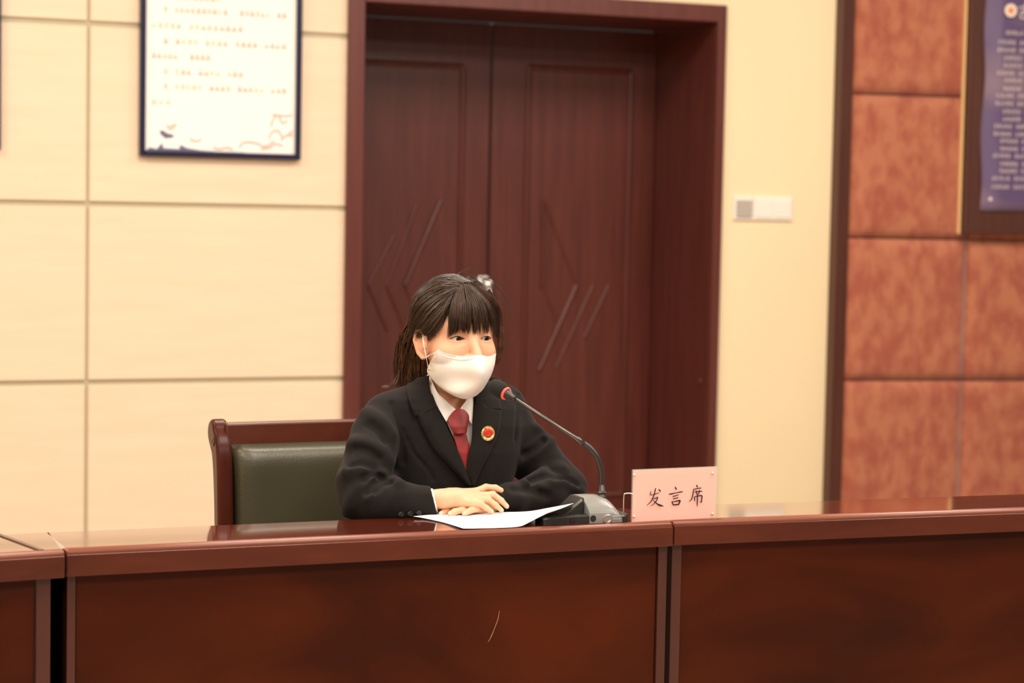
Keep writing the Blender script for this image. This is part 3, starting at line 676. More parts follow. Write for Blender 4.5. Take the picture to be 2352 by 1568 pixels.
MT['skin'] = noisy('warm_skin', (0.74, 0.395, 0.24), (0.77, 0.43, 0.265), 30, rough=0.48, Subsurface_Weight=0.22, Subsurface_Radius=(0.010, 0.004, 0.002), Subsurface_Scale=0.6)
MT['suit'] = noisy('black_wool', (0.0052, 0.0037, 0.0030), (0.0075, 0.0053, 0.0044), 90, rough=0.9, bump=0.12, bscale=900, Specular_IOR_Level=0.25, Sheen_Weight=0.05, Sheen_Roughness=0.5, Sheen_Tint=(0.9, 0.75, 0.72, 1))
MT['shirt'] = mat('white_cotton', (0.86, 0.84, 0.80), 0.7)
MT['mask'] = mat('white_mask_cloth', (0.82, 0.77, 0.71), 0.65)
MT['tie'] = noisy('deep_red_silk', (0.17, 0.006, 0.008), (0.26, 0.013, 0.012), 60, rough=0.5)
MT['hair'] = noisy('dark_brown_hair', (0.016, 0.0080, 0.0044), (0.034, 0.0170, 0.0088), 60, rough=0.36, detail=2)
MT['hairb'] = noisy('brown_hair_lengths', (0.055, 0.021, 0.008), (0.13, 0.050, 0.017), 70, rough=0.40, detail=2)
MT['hairm'] = noisy('mid_brown_hair', (0.032, 0.0150, 0.0075), (0.070, 0.033, 0.0145), 70, rough=0.40, detail=2)
MT['hairc'] = mat('hair_base', (0.012, 0.007, 0.004), 0.8, Specular_IOR_Level=0.1)
MT['eyew'] = mat('eye_white', (0.62, 0.55, 0.50), 0.15); MT['iris'] = mat('dark_iris', (0.012, 0.007, 0.005), 0.08)
MT['lid'] = mat('lash_line', (0.05, 0.02, 0.013), 0.6); MT['nail'] = mat('fingernail', (0.84, 0.50, 0.37), 0.25)
MT['gilt'] = mat('gold_rim', (0.90, 0.66, 0.30), 0.25, 1.0); MT['enam'] = mat('red_enamel', (0.70, 0.02, 0.012), 0.15)
MT['button'] = mat('black_button', (0.006, 0.006, 0.007), 0.25)

HC = C3(1040, 777, 4.10); TH = math.radians(30)
HL = np.array([math.cos(TH), 0, math.sin(TH)]); HF = np.array([math.sin(TH), 0, -math.cos(TH)]); HU = np.array([0, -1.0, 0])
def hloc(P):
    x, y, z = P[0]-f32(HC[0]), P[1]-f32(HC[1]), P[2]-f32(HC[2])
    return [x*f32(HL[0])+z*f32(HL[2]), x*f32(HF[0])+z*f32(HF[2]), -y]
def hpt(l, f, u): return HC+HL*l+HF*f+HU*u
def eye_c(s): return (0.031*s, 0.066, -0.001)
def head(P):
    q = hloc(P); l, f, u = q; al = np.abs(l); qs = [al, f, u]
    d = ell(q, (0, -0.012, 0.030), (0.073, 0.090, 0.082))
    d = smin(d, ell(q, (0, 0.028, -0.012), (0.065, 0.058, 0.072)), 0.02)
    d = smin(d, ell(q, (0, 0.036, -0.066), (0.045, 0.044, 0.040)), 0.02)
    d = smin(d, ell(q, (0, 0.066, -0.090), (0.018, 0.018, 0.016)), 0.02)
    d = smin(d, ell(qs, (0.036, 0.050, -0.030), (0.027, 0.028, 0.026)), 0.018)
    d = smin(d, ell(q, (0, 0.060, 0.024), (0.050, 0.025, 0.018)), 0.02)
    d = smax(d, -ell(qs, (0.031, 0.098, 0.001), (0.021, 0.017, 0.013)), 0.010)
    d = smin(d, cap(q, (0, 0.080, 0.002), (0, 0.099, -0.034), 0.0075, 0.0105), 0.012)
    d = smin(d, ell(qs, (0.012, 0.092, -0.040), (0.009, 0.011, 0.008)), 0.006)
    ec = (0.031, 0.066, -0.001); d = smin(d, ell(qs, ec, (0.0142, 0.0138, 0.0135)), 0.005)
    x = (al-0.031)/0.0150; w = np.clip(1-x*x, -0.5, 1)
    cut = np.maximum(np.maximum((u+0.001)-0.0048*w, -(u+0.001)-0.0032*w), 0.070-f)
    d = np.maximum(d, -np.maximum(cut, al-0.0465))
    # ears
    fe = f-np.where(l < 0, 0.027, 0.008); qe = [al+0.002, fe, u]
    e = ell([al+0.002-0.12*(u+0.01), fe-0.1*u, u], (0.0760, -0.010, -0.012), (0.0085, 0.0165, 0.029))
    rim = chain(qe, [(np.array(p), 0.0034) for p in ((0.080, 0.004, 0.004), (0.084, -0.004, 0.016), (0.087, -0.018, 0.014), (0.087, -0.026, -0.004), (0.083, -0.019, -0.028), (0.079, -0.008, -0.038))])
    e = smin(e, rim, 0.005)
    e = smax(e, -ell(qe, (0.0905, -0.006, -0.010), (0.009, 0.0105, 0.015)), 0.004)
    e = smin(e, cap(qe, (0.080, 0.003, -0.012), (0.080, 0.003, -0.017), 0.0035, 0.0035), 0.004)
    d = smin(d, e, 0.005)
    n = cap(P, C3(1040, 862, 4.145), C3(1034, 985, 4.19), 0.050, 0.056)
    return smin(d, n, 0.022)

SV = np.array([0.924, 0, 0.383]); NV_ = np.array([0.383, 0, -0.924])
TS_ = np.array([  # py, cx, d, a, b
    (866, 1040, 4.165, .054, .050), (884, 1036, 4.165, .075, .060), (900, 1030, 4.165, .115, .070), (918, 1024, 4.165, .148, .084), (940, 1020, 4.165, .163, .095), (980, 1019, 4.165, .168, .108),
    (1040, 1017, 4.16, .158, .112), (1110, 1013, 4.155, .143, .108), (1190, 1016, 4.16, .147, .110), (1300, 1022, 4.18, .165, .122), (1430, 1024, 4.19, .178, .135)])
def torso(P, off=0.0):
    Z = P[2]; py = P[1]/Z*FPX+784
    cx = np.interp(py, TS_[:, 0], (TS_[:, 1]-1176)/FPX*TS_[:, 2]).astype(f32); cz = np.interp(py, TS_[:, 0], TS_[:, 2]).astype(f32)
    a = np.interp(py, TS_[:, 0], TS_[:, 3]).astype(f32)+f32(off); b = np.interp(py, TS_[:, 0], TS_[:, 4]).astype(f32)+f32(off)
    x = P[0]-cx; z = P[2]-cz
    s = x*f32(SV[0])+z*f32(SV[2]); n = x*f32(NV_[0])+z*f32(NV_[2])
    e = 2.3
    r = ((np.abs(s)/a)**e+(np.abs(n)/b)**e+1e-9)**(1/e)
    d = (r-1)*np.minimum(a, b)*0.9
    top = (866-py)/1171; bot = (py-1425)/1171
    return smax(smax(d, top-off, 0.012), bot, 0.02)
ARM_R = [(C3(884, 958, 4.075), .0385), (C3(862, 1000, 4.04), .0440), (C3(850, 1050, 4.005), .0450), (C3(828, 1108, 3.972), .0435), (C3(824, 1149, 3.955), .0365)]
FORE_R = [(C3(824, 1149, 3.955), .0365), (C3(865, 1150, 3.945), .0385), (C3(920, 1151, 3.945), .0345), (C3(1012, 1153, 3.965), .0285)]
ARM_L = [(C3(1158, 927, 4.215), .0350), (C3(1186, 1000, 4.22), .0440), (C3(1232, 1058, 4.22), .0480), (C3(1282, 1104, 4.215), .0410), (C3(1309, 1118, 4.205), .0325)]
FORE_L = [(C3(1309, 1118, 4.205), .0325), (C3(1250, 1131, 4.15), .0370), (C3(1170, 1147, 4.065), .0300), (C3(1112, 1160, 4.02), .0235)]
def jacket_base(P, full=True):
    d = torso(P)
    d = smin(d, cap(P, C3(975, 915, 4.14), C3(898, 944, 4.09), .030, .036), 0.035)
    d = smin(d, cap(P, C3(1100, 905, 4.19), C3(1158, 924, 4.215), .026, .034), 0.03)
    ar = smin(chain(P, ARM_R, 0.02), chain(P, FORE_R, 0.015), 0.012)
    al = smin(chain(P, ARM_L, 0.02), chain(P, FORE_L, 0.015), 0.012)
    return d, ar, al
def pl(P, pts, r):      # crease line given as pixels with depths
    return chain(P, [(C3(*p), r) for p in pts])
RIDGES = []; GROOVES = []
def jacket(P):
    d, ar, al = jacket_base(P)
    j = smin(smin(d, ar, 0.018), al, 0.016)
    for pts, r, k in RIDGES: j = smin(j, pl(P, pts, r), k)
    for pts, r, k in GROOVES: j = smax(j, -pl(P, pts, r), k)
    return j
jb = lambda P: (lambda t: smin(smin(t[0], t[1], 0.018), t[2], 0.016))(jacket_base(P))
def surf_pts(pxy, off=0.0, fn=jb):
    a = np.array(pxy, float); t = trace(fn, a[:, 0], a[:, 1]); return [(x, y, d+off) for (x, y), d in zip(a, t)]
def ridge(pxy, r=0.010, off=0.004, k=0.010, n=8):
    s = spline(pxy, n); RIDGES.append((surf_pts(s, off), r, k))
def groove(pxy, r=0.006, off=-0.002, k=0.008, n=8):
    s = spline(pxy, n); GROOVES.append((surf_pts(s, off), r, k))
# folds traced on the sleeves
ridge([(856, 1098), (872, 1090), (895, 1097), (915, 1112)], .011, .006, .012)
ridge([(800, 1085), (822, 1078), (850, 1083), (870, 1096)], .012, .007, .014)
ridge([(812, 1018), (840, 1022), (870, 1040), (890, 1062)], .012, .009, .016)
ridge([(842, 950), (870, 968), (895, 1000)], .012, .009, .016)
ridge([(798, 1175), (812, 1140), (838, 1112), (858, 1102)], .010, .006, .012)
ridge([(846, 1145), (862, 1118), (880, 1106)], .009, .005, .010)
groove([(835, 1100), (855, 1088), (880, 1100)], .006, -.003, .010)
groove([(845, 1132), (858, 1112), (872, 1104)], .005, -.002, .008)
groove([(862, 1128), (880, 1112), (898, 1108)], .005, -.002, .008)
groove([(815, 1030), (845, 1035), (870, 1052)], .006, -.003, .012)
groove([(806, 1068), (830, 1064), (860, 1072)], .006, -.003, .012)
groove([(850, 975), (872, 990), (884, 1010)], .006, -.003, .012)
ridge([(1205, 1112), (1235, 1092), (1262, 1078), (1290, 1078)], .011, .006, .012)
ridge([(1240, 1122), (1262, 1108), (1300, 1110), (1330, 1130)], .010, .006, .012)
ridge([(1230, 985), (1245, 1000), (1238, 1020), (1215, 1035)], .010, .006, .012)
ridge([(1262, 1012), (1250, 1025), (1225, 1042), (1195, 1060)], .011, .007, .012)
groove([(1216, 1106), (1250, 1094), (1285, 1094), (1310, 1104)], .0065, -.003, .010)
groove([(1248, 1012), (1232, 1028), (1205, 1044)], .006, -.003, .010)
groove([(1270, 1100), (1305, 1098), (1325, 1112)], .005, -.002, .008)
groove([(1180, 1122), (1220, 1125), (1262, 1140)], .006, -.003, .012)
groove([(1192, 905), (1188, 960), (1184, 1010)], .0035, -.001, .006)
groove([(900, 925), (912, 965), (922, 1000), (926, 1060)], .0035, -.001, .008)
groove([(925, 985), (950, 1040), (985, 1080), (1002, 1118)], .0028, -.0005, .005)
VPOLY = np.array([(983, 860), (1000, 912), (1022, 960), (1045, 1012), (1062, 1052), (1072, 1082), (1084, 1030), (1086, 960), (1088, 905), (1095, 862)], float)
def poly_sd(px, py, poly):
    d = np.full(px.shape, 1e9, f32); s = np.ones(px.shape, bool)
    n = len(poly)
    for i in range(n):
        a = poly[i]; b = poly[i-1]; e = b-a; wx, wy = px-a[0], py-a[1]
        t = np.clip((wx*e[0]+wy*e[1])/(e@e), 0, 1); dx = wx-e[0]*t; dy = wy-e[1]*t; d = np.minimum(d, dx*dx+dy*dy)
        c1 = py >= a[1]; c2 = py < b[1]; c3 = e[0]*wy > e[1]*wx
        fl = (c1 & c2 & c3) | (~c1 & ~c2 & ~c3); s = s ^ fl
    return np.where(s, 1, -1)*np.sqrt(d)
def jacket_full(P):
    j = jacket(P); px = P[0]/P[2]*FPX+1176; py = P[1]/P[2]*FPX+784
    v = poly_sd(px, py, VPOLY)/1171
    v = np.maximum(v, P[2]-4.16)
    j = np.maximum(j, -v)
    # neck opening
    nk = cap(P, C3(1042, 820, 4.13), C3(1036, 930, 4.165), .057, .053); j = smax(j, -nk, 0.006)
    # open ends of the sleeves
    cr = cap(P, C3(930, 1150.5, 3.950), C3(1030, 1151.5, 3.967), .0236, .0236); j = np.maximum(j, -cr)
    e = (px-(989+(py-1118)*0.235))/1200; j = np.where((px > 960) & (P[2] < 4.02) & (py > 1095) & (px < 1060), np.maximum(j, e), j)
    return j
person = empty('person', (1.50, 3.86, 0.0), 'person in black suit, white mask and red tie, seated with hands crossed on the desk', 'person')
V, F = surface(jacket_full, (C3(760, 850, 4.0)[0], C3(760, 845, 4.0)[1], 3.84), (C3(1380, 1430, 4.2)[0], C3(1380, 1440, 4.2)[1], 4.36), 0.0030)
jk = np_mesh('suit_jacket', V, F, 'suit', person)
# ---- skin
hlo = HC+np.array([-.125, -.135, -.125]); hhi = HC+np.array([.115, .175, .135])
V1, F1 = surface(head, hlo, hhi, 0.00135)
hx = lambda px, py, d: C3(px, py, d)
def hand_r(P):
    wr = [(hx(985, 1147, 3.957), .0175), (hx(1018, 1146, 3.957), .0168), (hx(1045, 1143, 3.957), .0160)]
    d = chain(P, wr, 0.01)
    d = smin(d, chain(P, [(hx(1000, 1146, 3.972), .0172), (hx(1045, 1140, 3.977), .0160)]), 0.012)
    K = [((1090, 1131, 3.988), .0100), ((1096, 1139, 3.974), .0100), ((1095, 1148, 3.962), .0095), ((1084, 1154, 3.952), .0088)]
    for (p, r) in K: d = smin(d, cap(P, hx(1035, 1144+(p[1]-1143)*0.45, 3.962), hx(*p), .0140, r*0.93), 0.007)
    fs = [[((1090, 1131, 3.988), .0092), ((1116, 1119, 3.998), .0076), ((1138, 1120.5, 4.000), .0070), ((1151, 1125.5, 4.000), .0055)],
          [((1096, 1139, 3.974), .0088), ((1132, 1135.5, 3.985), .0074), ((1151, 1149.5, 3.988), .0066), ((1164, 1162.5, 3.990), .0052)],
          [((1095, 1148, 3.962), .0084), ((1121, 1146.5, 3.972), .0072), ((1138, 1159.5, 3.976), .0064), ((1152, 1171.5, 3.979), .0050)],
          [((1084, 1154, 3.952), .0082), ((1104, 1157, 3.957), .0068), ((1118, 1167, 3.962), .0060), ((1130, 1175, 3.966), .0047)]]
    for q in fs:
        c = chain(P, [(hx(*p), r*0.90) for p, r in q], 0.0025); d = smin(d, c, 0.0026)
    d = smin(d, chain(P, [(hx(1045, 1140, 3.985), .0120), (hx(1072, 1138, 4.012), .0100), (hx(1098, 1142, 4.018), .0080)], 0.005), 0.008)
    return d
def hand_l(P):
    wr = [(hx(1150, 1156, 4.045), .0200), (hx(1125, 1160, 4.030), .0150)]
    d = chain(P, wr, 0.01)
    K = [((1062, 1166, 3.990), .0080), ((1070, 1167, 3.984), .0085), ((1086, 1168, 3.980), .0085), ((1104, 1169, 3.978), .0082)]
    for (p, r) in K: d = smin(d, cap(P, hx(1128, 1161, 4.020), hx(*p), .0110, r), 0.010)
    fs = [[((1062, 1166, 3.990), .0080), ((1035, 1168, 3.975), .0064), ((1028, 1171, 3.960), .0062), ((1013, 1179.5, 3.946), .0052)],
          [((1070, 1167, 3.984), .0082), ((1046, 1169, 3.962), .0070), ((1035, 1172.5, 3.955), .0068), ((1026, 1179.5, 3.948), .0056)],
          [((1086, 1168, 3.980), .0082), ((1074, 1168.5, 3.964), .0074), ((1062, 1170, 3.953), .0068), ((1044, 1175, 3.946), .0062), ((1034, 1179.5, 3.941), .0054)],
          [((1104, 1169, 3.978), .0078), ((1092, 1167.5, 3.960), .0072), ((1084, 1169.5, 3.951), .0066), ((1067, 1179, 3.943), .0053)]]
    del fs[1]
    for q in fs: d = smin(d, chain(P, [(hx(*p), r) for p, r in q], 0.003), 0.003)
    return d
V2, F2 = surface(hand_r, hx(975, 1105, 3.955)-np.array([0, 0, .03]), hx(1178, 1195, 3.99)+np.array([0, 0, .05]), 0.0011)
V3, F3 = surface(hand_l, hx(996, 1140, 3.93)-np.array([0, 0, .01]), hx(1165, 1190, 4.03)+np.array([0, 0, .05]), 0.0012)
def nail(fn, px, py, qx, qy, r_=0.0034):
    a = trace(fn, np.array([px, px+1.5, px]), np.array([py, py, py+1.5]), 3.85, 4.2); p = [C3(x, y, d) for x, y, d in zip((px, px+1.5, px), (py, py, py+1.5), a)]
    nn_ = np.cross(p[1]-p[0], p[2]-p[0]); nn_ /= np.linalg.norm(nn_); nn_ = -nn_ if nn_[2] > 0 else nn_
    t_ = C3(qx, qy, a[0])-C3(px, py, a[0]); t_ -= nn_*(t_@nn_); t_ /= np.linalg.norm(t_); b_ = np.cross(nn_, t_); V = [p[0]+nn_*0.0004]
    for q in (0.5, 1.0):
        for k in range(14):
            w = 2*math.pi*k/14; V.append(p[0]+t_*math.cos(w)*r_*1.25*q+b_*math.sin(w)*r_*q+nn_*(0.0004-0.0011*q*q))
    F = [(0, 1+k, 1+(k+1) % 14, 1+(k+1) % 14) for k in range(14)]
    Fq = [(1+k, 15+k, 15+(k+1) % 14, 1+(k+1) % 14) for k in range(14)]
    Vw = [Vector(v) for v in to_world(np.array(V))]; G = Geo(); G.add(Vw, [(0, 1+k, 1+(k+1) % 14) for k in range(14)]+Fq); return fix_normals(G.build('fingernail', 'nail', person, smooth=True))
def trunk(P):
    d = torso(P, -0.022)
    ins = lambda ch, k: [(p, max(r-0.010, 0.01)) for p, r in ch]
    for ch in (ARM_R, FORE_R[:-1]+[(C3(1005, 1150, 3.96), .024)], ARM_L, FORE_L): d = smin(d, chain(P, ins(ch, 0)), 0.01)
    for sd in (-1, 1):
        o = SV*sd*0.085
        hp_ = C3(1024, 1400, 4.19)+o; kn = hp_+NV_*0.245+np.array([0, 0.02, 0]); an = kn-NV_*0.05+np.array([0, 0.37, 0])
        d = smin(d, chain(P, [(hp_, .072), (kn, .050), (an, .036)], 0.02), 0.03)
    return d
tl_, th_ = C3(780, 900, 3.6), C3(1380, 1560, 4.4)
V4, F4 = surface(trunk, (-.50, C3(0, 880, 4.1)[1], 3.58), (.28, .98, 4.45), 0.011)
Vb = np.concatenate([V1, V2, V3, V4]); o_ = np.cumsum([0, len(V1), len(V2), len(V3)])
Fb = np.concatenate([F1, F2+o_[1], F3+o_[2], F4+o_[3]])
body = np_mesh('body', Vb, Fb, 'skin', person)
for q in ((1165.5, 1161, 1158, 1152), (1153.5, 1170, 1147, 1162), (1131, 1173.5, 1124, 1168)): nail(hand_r, *q, r_=0.0029)
for q in ((1013, 1179, 1020, 1174), (1034, 1179, 1042, 1174), (1067, 1178.5, 1073, 1172)): nail(hand_l, *q, r_=0.0033)
# trousers and shoes
def legs(P):
    d = None
    for sd in (-1, 1):
        o = SV*sd*0.085
        hp_ = C3(1024, 1405, 4.19)+o; kn = hp_+NV_*0.245+np.array([0, 0.02, 0]); an = kn-NV_*0.05+np.array([0, 0.37, 0])
        c = chain(P, [(hp_, .088), (kn, .064), (an, .052)], 0.02); d = c if d is None else smin(d, c, 0.02)
    return smin(d, ell(P, C3(1024, 1400, 4.19), (.17, .08, .13)), 0.04)
V, F = surface(legs, (-.50, .40, 3.58), (.28, 1.0, 4.45), 0.009); np_mesh('trousers', V, F, 'suit', person)
for sd in (-1, 1):
    o = SV*sd*0.085; hp_ = C3(1024, 1405, 4.19)+o; an = hp_+NV_*0.195+np.array([0, 0.39, 0])
    w = to_world(an[None])[0]
    G = Geo(); prof = [(-0.07, .028, .07), (-0.05, .034, .085), (0.0, .036, .08), (0.06, .042, .05), (0.12, .046, .04), (0.165, .034, .032), (0.185, .01, .02)]
    ww = Vector((w[0], w[1], 0)); V = []; nn = 12
    for y, hw_, hh in prof:
        for j in range(nn):
            a = math.pi*j/(nn-1); V.append(ww+Vector((hw_*math.cos(a), -y, 0.002+hh*math.sin(a)**0.7)))
    Fq = [(i*nn+j, i*nn+j+1, (i+1)*nn+j+1, (i+1)*nn+j) for i in range(6) for j in range(nn-1)]+[(i*nn, (i+1)*nn, (i+1)*nn+nn-1, i*nn+nn-1) for i in range(6)]+[tuple(range(nn)), tuple(range(7*nn-1, 6*nn-1, -1))]
    G.add(V, Fq); fix_normals(G.build('shoe', 'button', person, smooth=True))

# ---- patches lofted between traced curves, following the body
def dep_at(fn, px, py): return trace(fn, px, py, 3.85, 4.35)
mask_d = None
def patch(name, rows, m_, parent, off, thick=0.0022, nu=24, nv=40, fn=None, dd=None, bulge=0.0, over=None):
    """rows: list of pixel polylines, each resampled; interpolated across"""
    R = np.array([spline(r_, nv) for r_ in rows]); R = np.array([spline(R[:, i], nu) for i in range(nv)])   # nv x nu x k
    px, py = R[..., 0], R[..., 1]
    if dd is None: d = dep_at(fn or jb, px.ravel(), py.ravel()).reshape(px.shape)
    else: d = R[..., 2]
    if R.shape[-1] > 2 and dd is None: d = d+R[..., 2]
    if over is not None: d = np.minimum(d, trace(over, px.ravel(), py.ravel(), 3.85, 4.35).reshape(px.shape)-0.0028)
    u = np.linspace(0, 1, nu)[None, :]; d = d-off-bulge*np.sin(np.pi*u)
    P = np.stack([(px-1176)/FPX*d, (py-784)/FPX*d, d], -1).reshape(-1, 3)
    Fq = np.array([(j*nu+i, (j+1)*nu+i, (j+1)*nu+i+1, j*nu+i+1) for j in range(nv-1) for i in range(nu-1)])
    o = np_mesh(name, P, Fq, m_, parent)
    md = o.modifiers.new('s', 'SOLIDIFY'); md.thickness = thick; md.offset = 0
    return o
shirt_fn = lambda P: torso(P, -0.004)
# shirt front
patch('shirt_front', [[(1002, 936), (1016, 960), (1040, 1005), (1064, 1062), (1068, 1078)], [(1060, 944), (1062, 975), (1066, 1010), (1068, 1060), (1070, 1080)], [(1093, 936), (1092, 960), (1090, 1000), (1078, 1060), (1072, 1082)]], 'shirt', person, -0.003, fn=lambda P: torso(P, -0.006))
# necktie
tk = lambda P: torso(P, -0.004)
patch('necktie', [[(1041, 996), (1044, 1010), (1051, 1034), (1058, 1058), (1064, 1078)], [(1058, 992), (1062, 1010), (1068, 1040), (1070, 1060), (1072, 1080)], [(1069, 992), (1073, 1008), (1078, 1028), (1076, 1050), (1074, 1076)]], 'tie', person, 0.006, 0.003, fn=tk, bulge=0.002)
patch('tie_knot', [[(1049, 941), (1040, 948), (1029, 963), (1033, 978), (1043, 995)], [(1055, 940), (1050, 950), (1047, 965), (1050, 980), (1053, 996)], [(1060, 940), (1064, 950), (1066, 963), (1066, 980), (1064, 995)], [(1066, 943), (1072, 949), (1076, 958), (1073, 975), (1070, 994)]], 'tie', person, 0.012, 0.004, fn=tk, bulge=0.007)
# shirt collar leaves
fc = lambda P: smin(torso(P, -0.004), cap(P, C3(1041, 850, 4.140), C3(1036, 960, 4.165), .053, .057), 0.01)
patch('shirt_collar', [[(981, 862), (986, 892), (1003, 930), (1025, 969)], [(988, 868), (1004, 903), (1022, 930), (1036, 956)], [(982, 860), (1000, 896), (1020, 917), (1048, 942)]], 'shirt', person, 0.006, 0.0024, fn=fc, bulge=0.002)
patch('shirt_collar', [[(1088, 885), (1087, 915), (1086, 945), (1084, 974)], [(1083, 893), (1078, 920), (1074, 938), (1072, 958)], [(1086, 880), (1072, 917), (1060, 934), (1055, 942)]], 'shirt', person, 0.007, 0.0024, fn=fc, bulge=0.002)
# jacket collar and lapels
lp = patch('lapel', [[(958, 953), (974, 985), (998, 1030), (1036, 1072), (1078, 1117)], [(968, 948), (992, 985), (1020, 1032), (1050, 1074), (1080, 1116)], [(992, 905), (1012, 955), (1043, 1018), (1066, 1072), (1082, 1115)]], 'suit', jk, 0.007, 0.0035, bulge=0.005)
patch('lapel', [[(1093, 905), (1086, 960), (1083, 1010), (1072, 1075), (1084, 1115)], [(1118, 935), (1112, 980), (1102, 1020), (1088, 1075), (1086, 1116)], [(1150, 942), (1146, 985), (1126, 1035), (1102, 1080), (1087, 1117)]], 'suit', jk, 0.007, 0.0035, bulge=0.004)
fj = lambda P: smin(jb(P), cap(P, C3(1042, 840, 4.135), C3(1036, 930, 4.165), .062, .062), 0.02)
patch('jacket_collar', [[(934, 884), (936, 905), (943, 930), (954, 955)], [(952, 872), (955, 900), (962, 925), (972, 950)], [(984, 862), (986, 885), (992, 912), (1003, 935)]], 'suit', jk, 0.009, 0.0035, fn=fj, bulge=0.003)
patch('jacket_collar', [[(1090, 872), (1091, 895), (1092, 910), (1092, 925)], [(1110, 872), (1114, 895), (1118, 915), (1120, 938)], [(1125, 878), (1138, 900), (1146, 920), (1152, 940)]], 'suit', jk, 0.008, 0.0035, fn=fj, bulge=0.003)
# shirt cuff
V = []; n_ = 40
for q_ in (0, 1, 2):
    for k_ in range(n_):
        w_ = 2*math.pi*k_/n_; py_ = 1150.5-27.5*math.sin(w_); px_ = 965 if q_ == 0 else (989+(py_-1118)*0.235)+(1.0 if q_ == 1 else 3.6)
        V.append(C3(px_, py_, 3.9605+(px_-985)*0.00017-0.0225*math.cos(w_)))
F = np.array([(i_*n_+j_, i_*n_+(j_+1) % n_, (i_+1)*n_+(j_+1) % n_, (i_+1)*n_+j_) for i_ in (0, 1) for j_ in range(n_)])
cf = np_mesh('shirt_cuff', np.array(V), F, 'shirt', person); cf.modifiers.new('s', 'SOLIDIFY').thickness = 0.0012
# cuff buttons
bx = spline([(921, 1180.5), (942, 1179), (962, 1177.5)], 3)
for x, y in bx:
    t = trace(jb, np.array([x]), np.array([y]))[0]; c = Vector(to_world(C3(x, y, t-0.001)[None])[0]); ax_ = (CAM-c).normalized()+Vector((0, 0, -0.5)); G = Geo()
    G.lathe(c, ax_, [(-0.001, 0.0055), (0.0012, 0.0055), (0.0016, 0.0047), (0.0009, 0.0035), (0.0009, 0.0)], 20); G.build('cuff_button', 'button', jk, smooth=True)
# badge
t = trace(jb, np.array([1121.]), np.array([995.]))[0]; bc = Vector(to_world(C3(1121, 995, t-0.017)[None])[0])
bn = (Vector(MC_@(NV_*1.0)) + (CAM-bc).normalized()*0.4).normalized()
bu_ = Vector((0, 0, 1)); bu_ = (bu_-bn*bu_.dot(bn)).normalized(); br = bu_.cross(bn)
G = Geo(); G.lathe(bc-bn*0.003, bn, [(0, 0.0128), (0.0020, 0.0128), (0.0034, 0.0112), (0.0026, 0.0094), (0.0026, 0.0)], 40)
bd = G.build('badge', 'gilt', jk, smooth=False)
G = Geo()
for i in range(34):
    a = 2*math.pi*i/34; c = bc+(br*math.cos(a)*0.0128+bu_*math.sin(a)*0.0140); G.lathe(c-bn*0.001, bn, [(0, .0011), (.0012, .0010), (.0018, 0)], 6)
G.build('badge_beading', 'gilt', bd)
G = Geo(); G.lathe(bc+br*0.001+bu_*0.001, bn, [(-0.002, 0.0088), (0.0006, 0.0086), (0.0014, 0.006), (0.0018, 0.0)], 32); G.build('badge_enamel', 'enam', bd, smooth=True)
G = Geo()
def star(x, y, r):
    c = bc+br*(x+.001)+bu_*(y+.001)+bn*0.0016; V = [c+(br*math.sin(math.pi*k/5)+bu_*math.cos(math.pi*k/5))*(r if k % 2 == 0 else r*0.45) for k in range(10)]
    G.prism(V, bn*0.0006)
star(0.0005, 0.0047, 0.0022); star(-0.0035, 0.003, 0.0010); star(0.0042, 0.0025, 0.0010); star(-0.0018, 0.0008, 0.0010); star(0.0018, 0.0006, 0.0010)
for k, (w_, h_) in enumerate(((0.0046, 0.0009), (0.0036, 0.0009), (0.0026, 0.0009))):
    c = bc+br*0.001+bu_*(-0.0045+k*0.0013)+bn*0.0014; G.prism([c-br*w_, c+br*w_, c+br*w_+bu_*h_, c-br*w_+bu_*h_], bn*0.0007)
fix_normals(G.build('badge_relief', 'gilt', bd))

# ---- eyes
gz = math.radians(43); gd = np.array([math.sin(gz), 0.03, -math.cos(gz)])
gd /= np.linalg.norm(gd)
for s in (-1, 1):
    c = hpt(*eye_c(s)); R_ = 0.0123; a = np.cross(gd, [0, 1, 0]); a /= np.linalg.norm(a); b = np.cross(gd, a)
    ph = np.radians([0, 6, 12, 18, 25, 29, 35, 45, 60, 80, 110, 150, 180]); V = []; n = 28
    for p in ph:
        for j in range(n): w = 2*math.pi*j/n; V.append(c+R_*(gd*math.cos(p)+(a*math.cos(w)+b*math.sin(w))*math.sin(p)))
    F = np.array([(i*n+j, i*n+(j+1) % n, (i+1)*n+(j+1) % n, (i+1)*n+j) for i in range(len(ph)-1) for j in range(n)])
    o = np_mesh('eye', np.array(V), F, 'eyew', person); o.data.materials.append(MT['iris'])
    for p_ in o.data.polygons:
        if p_.index//n < 5: p_.material_index = 1
    # lash line along the upper lid
    G = Geo(); L_ = []
    for k in range(-10, 11):
        x = k/10*1.0; l = 0.031*s+x*0.0148; u = -0.001+0.0051*max(0, 1-x*x)+0.0002
        f = 0.066+math.sqrt(max(1e-6, 0.0140**2-(x*0.0145)**2*0.85-(u+0.001)**2)); L_.append(Vector(to_world(hpt(l, f, u)[None])[0]))
    G.tube(L_, [0.0003+0.0007*math.sin(math.pi*(k+0.5)/21) for k in range(21)], 6); G.build('lash_line', 'lid', o, smooth=True)

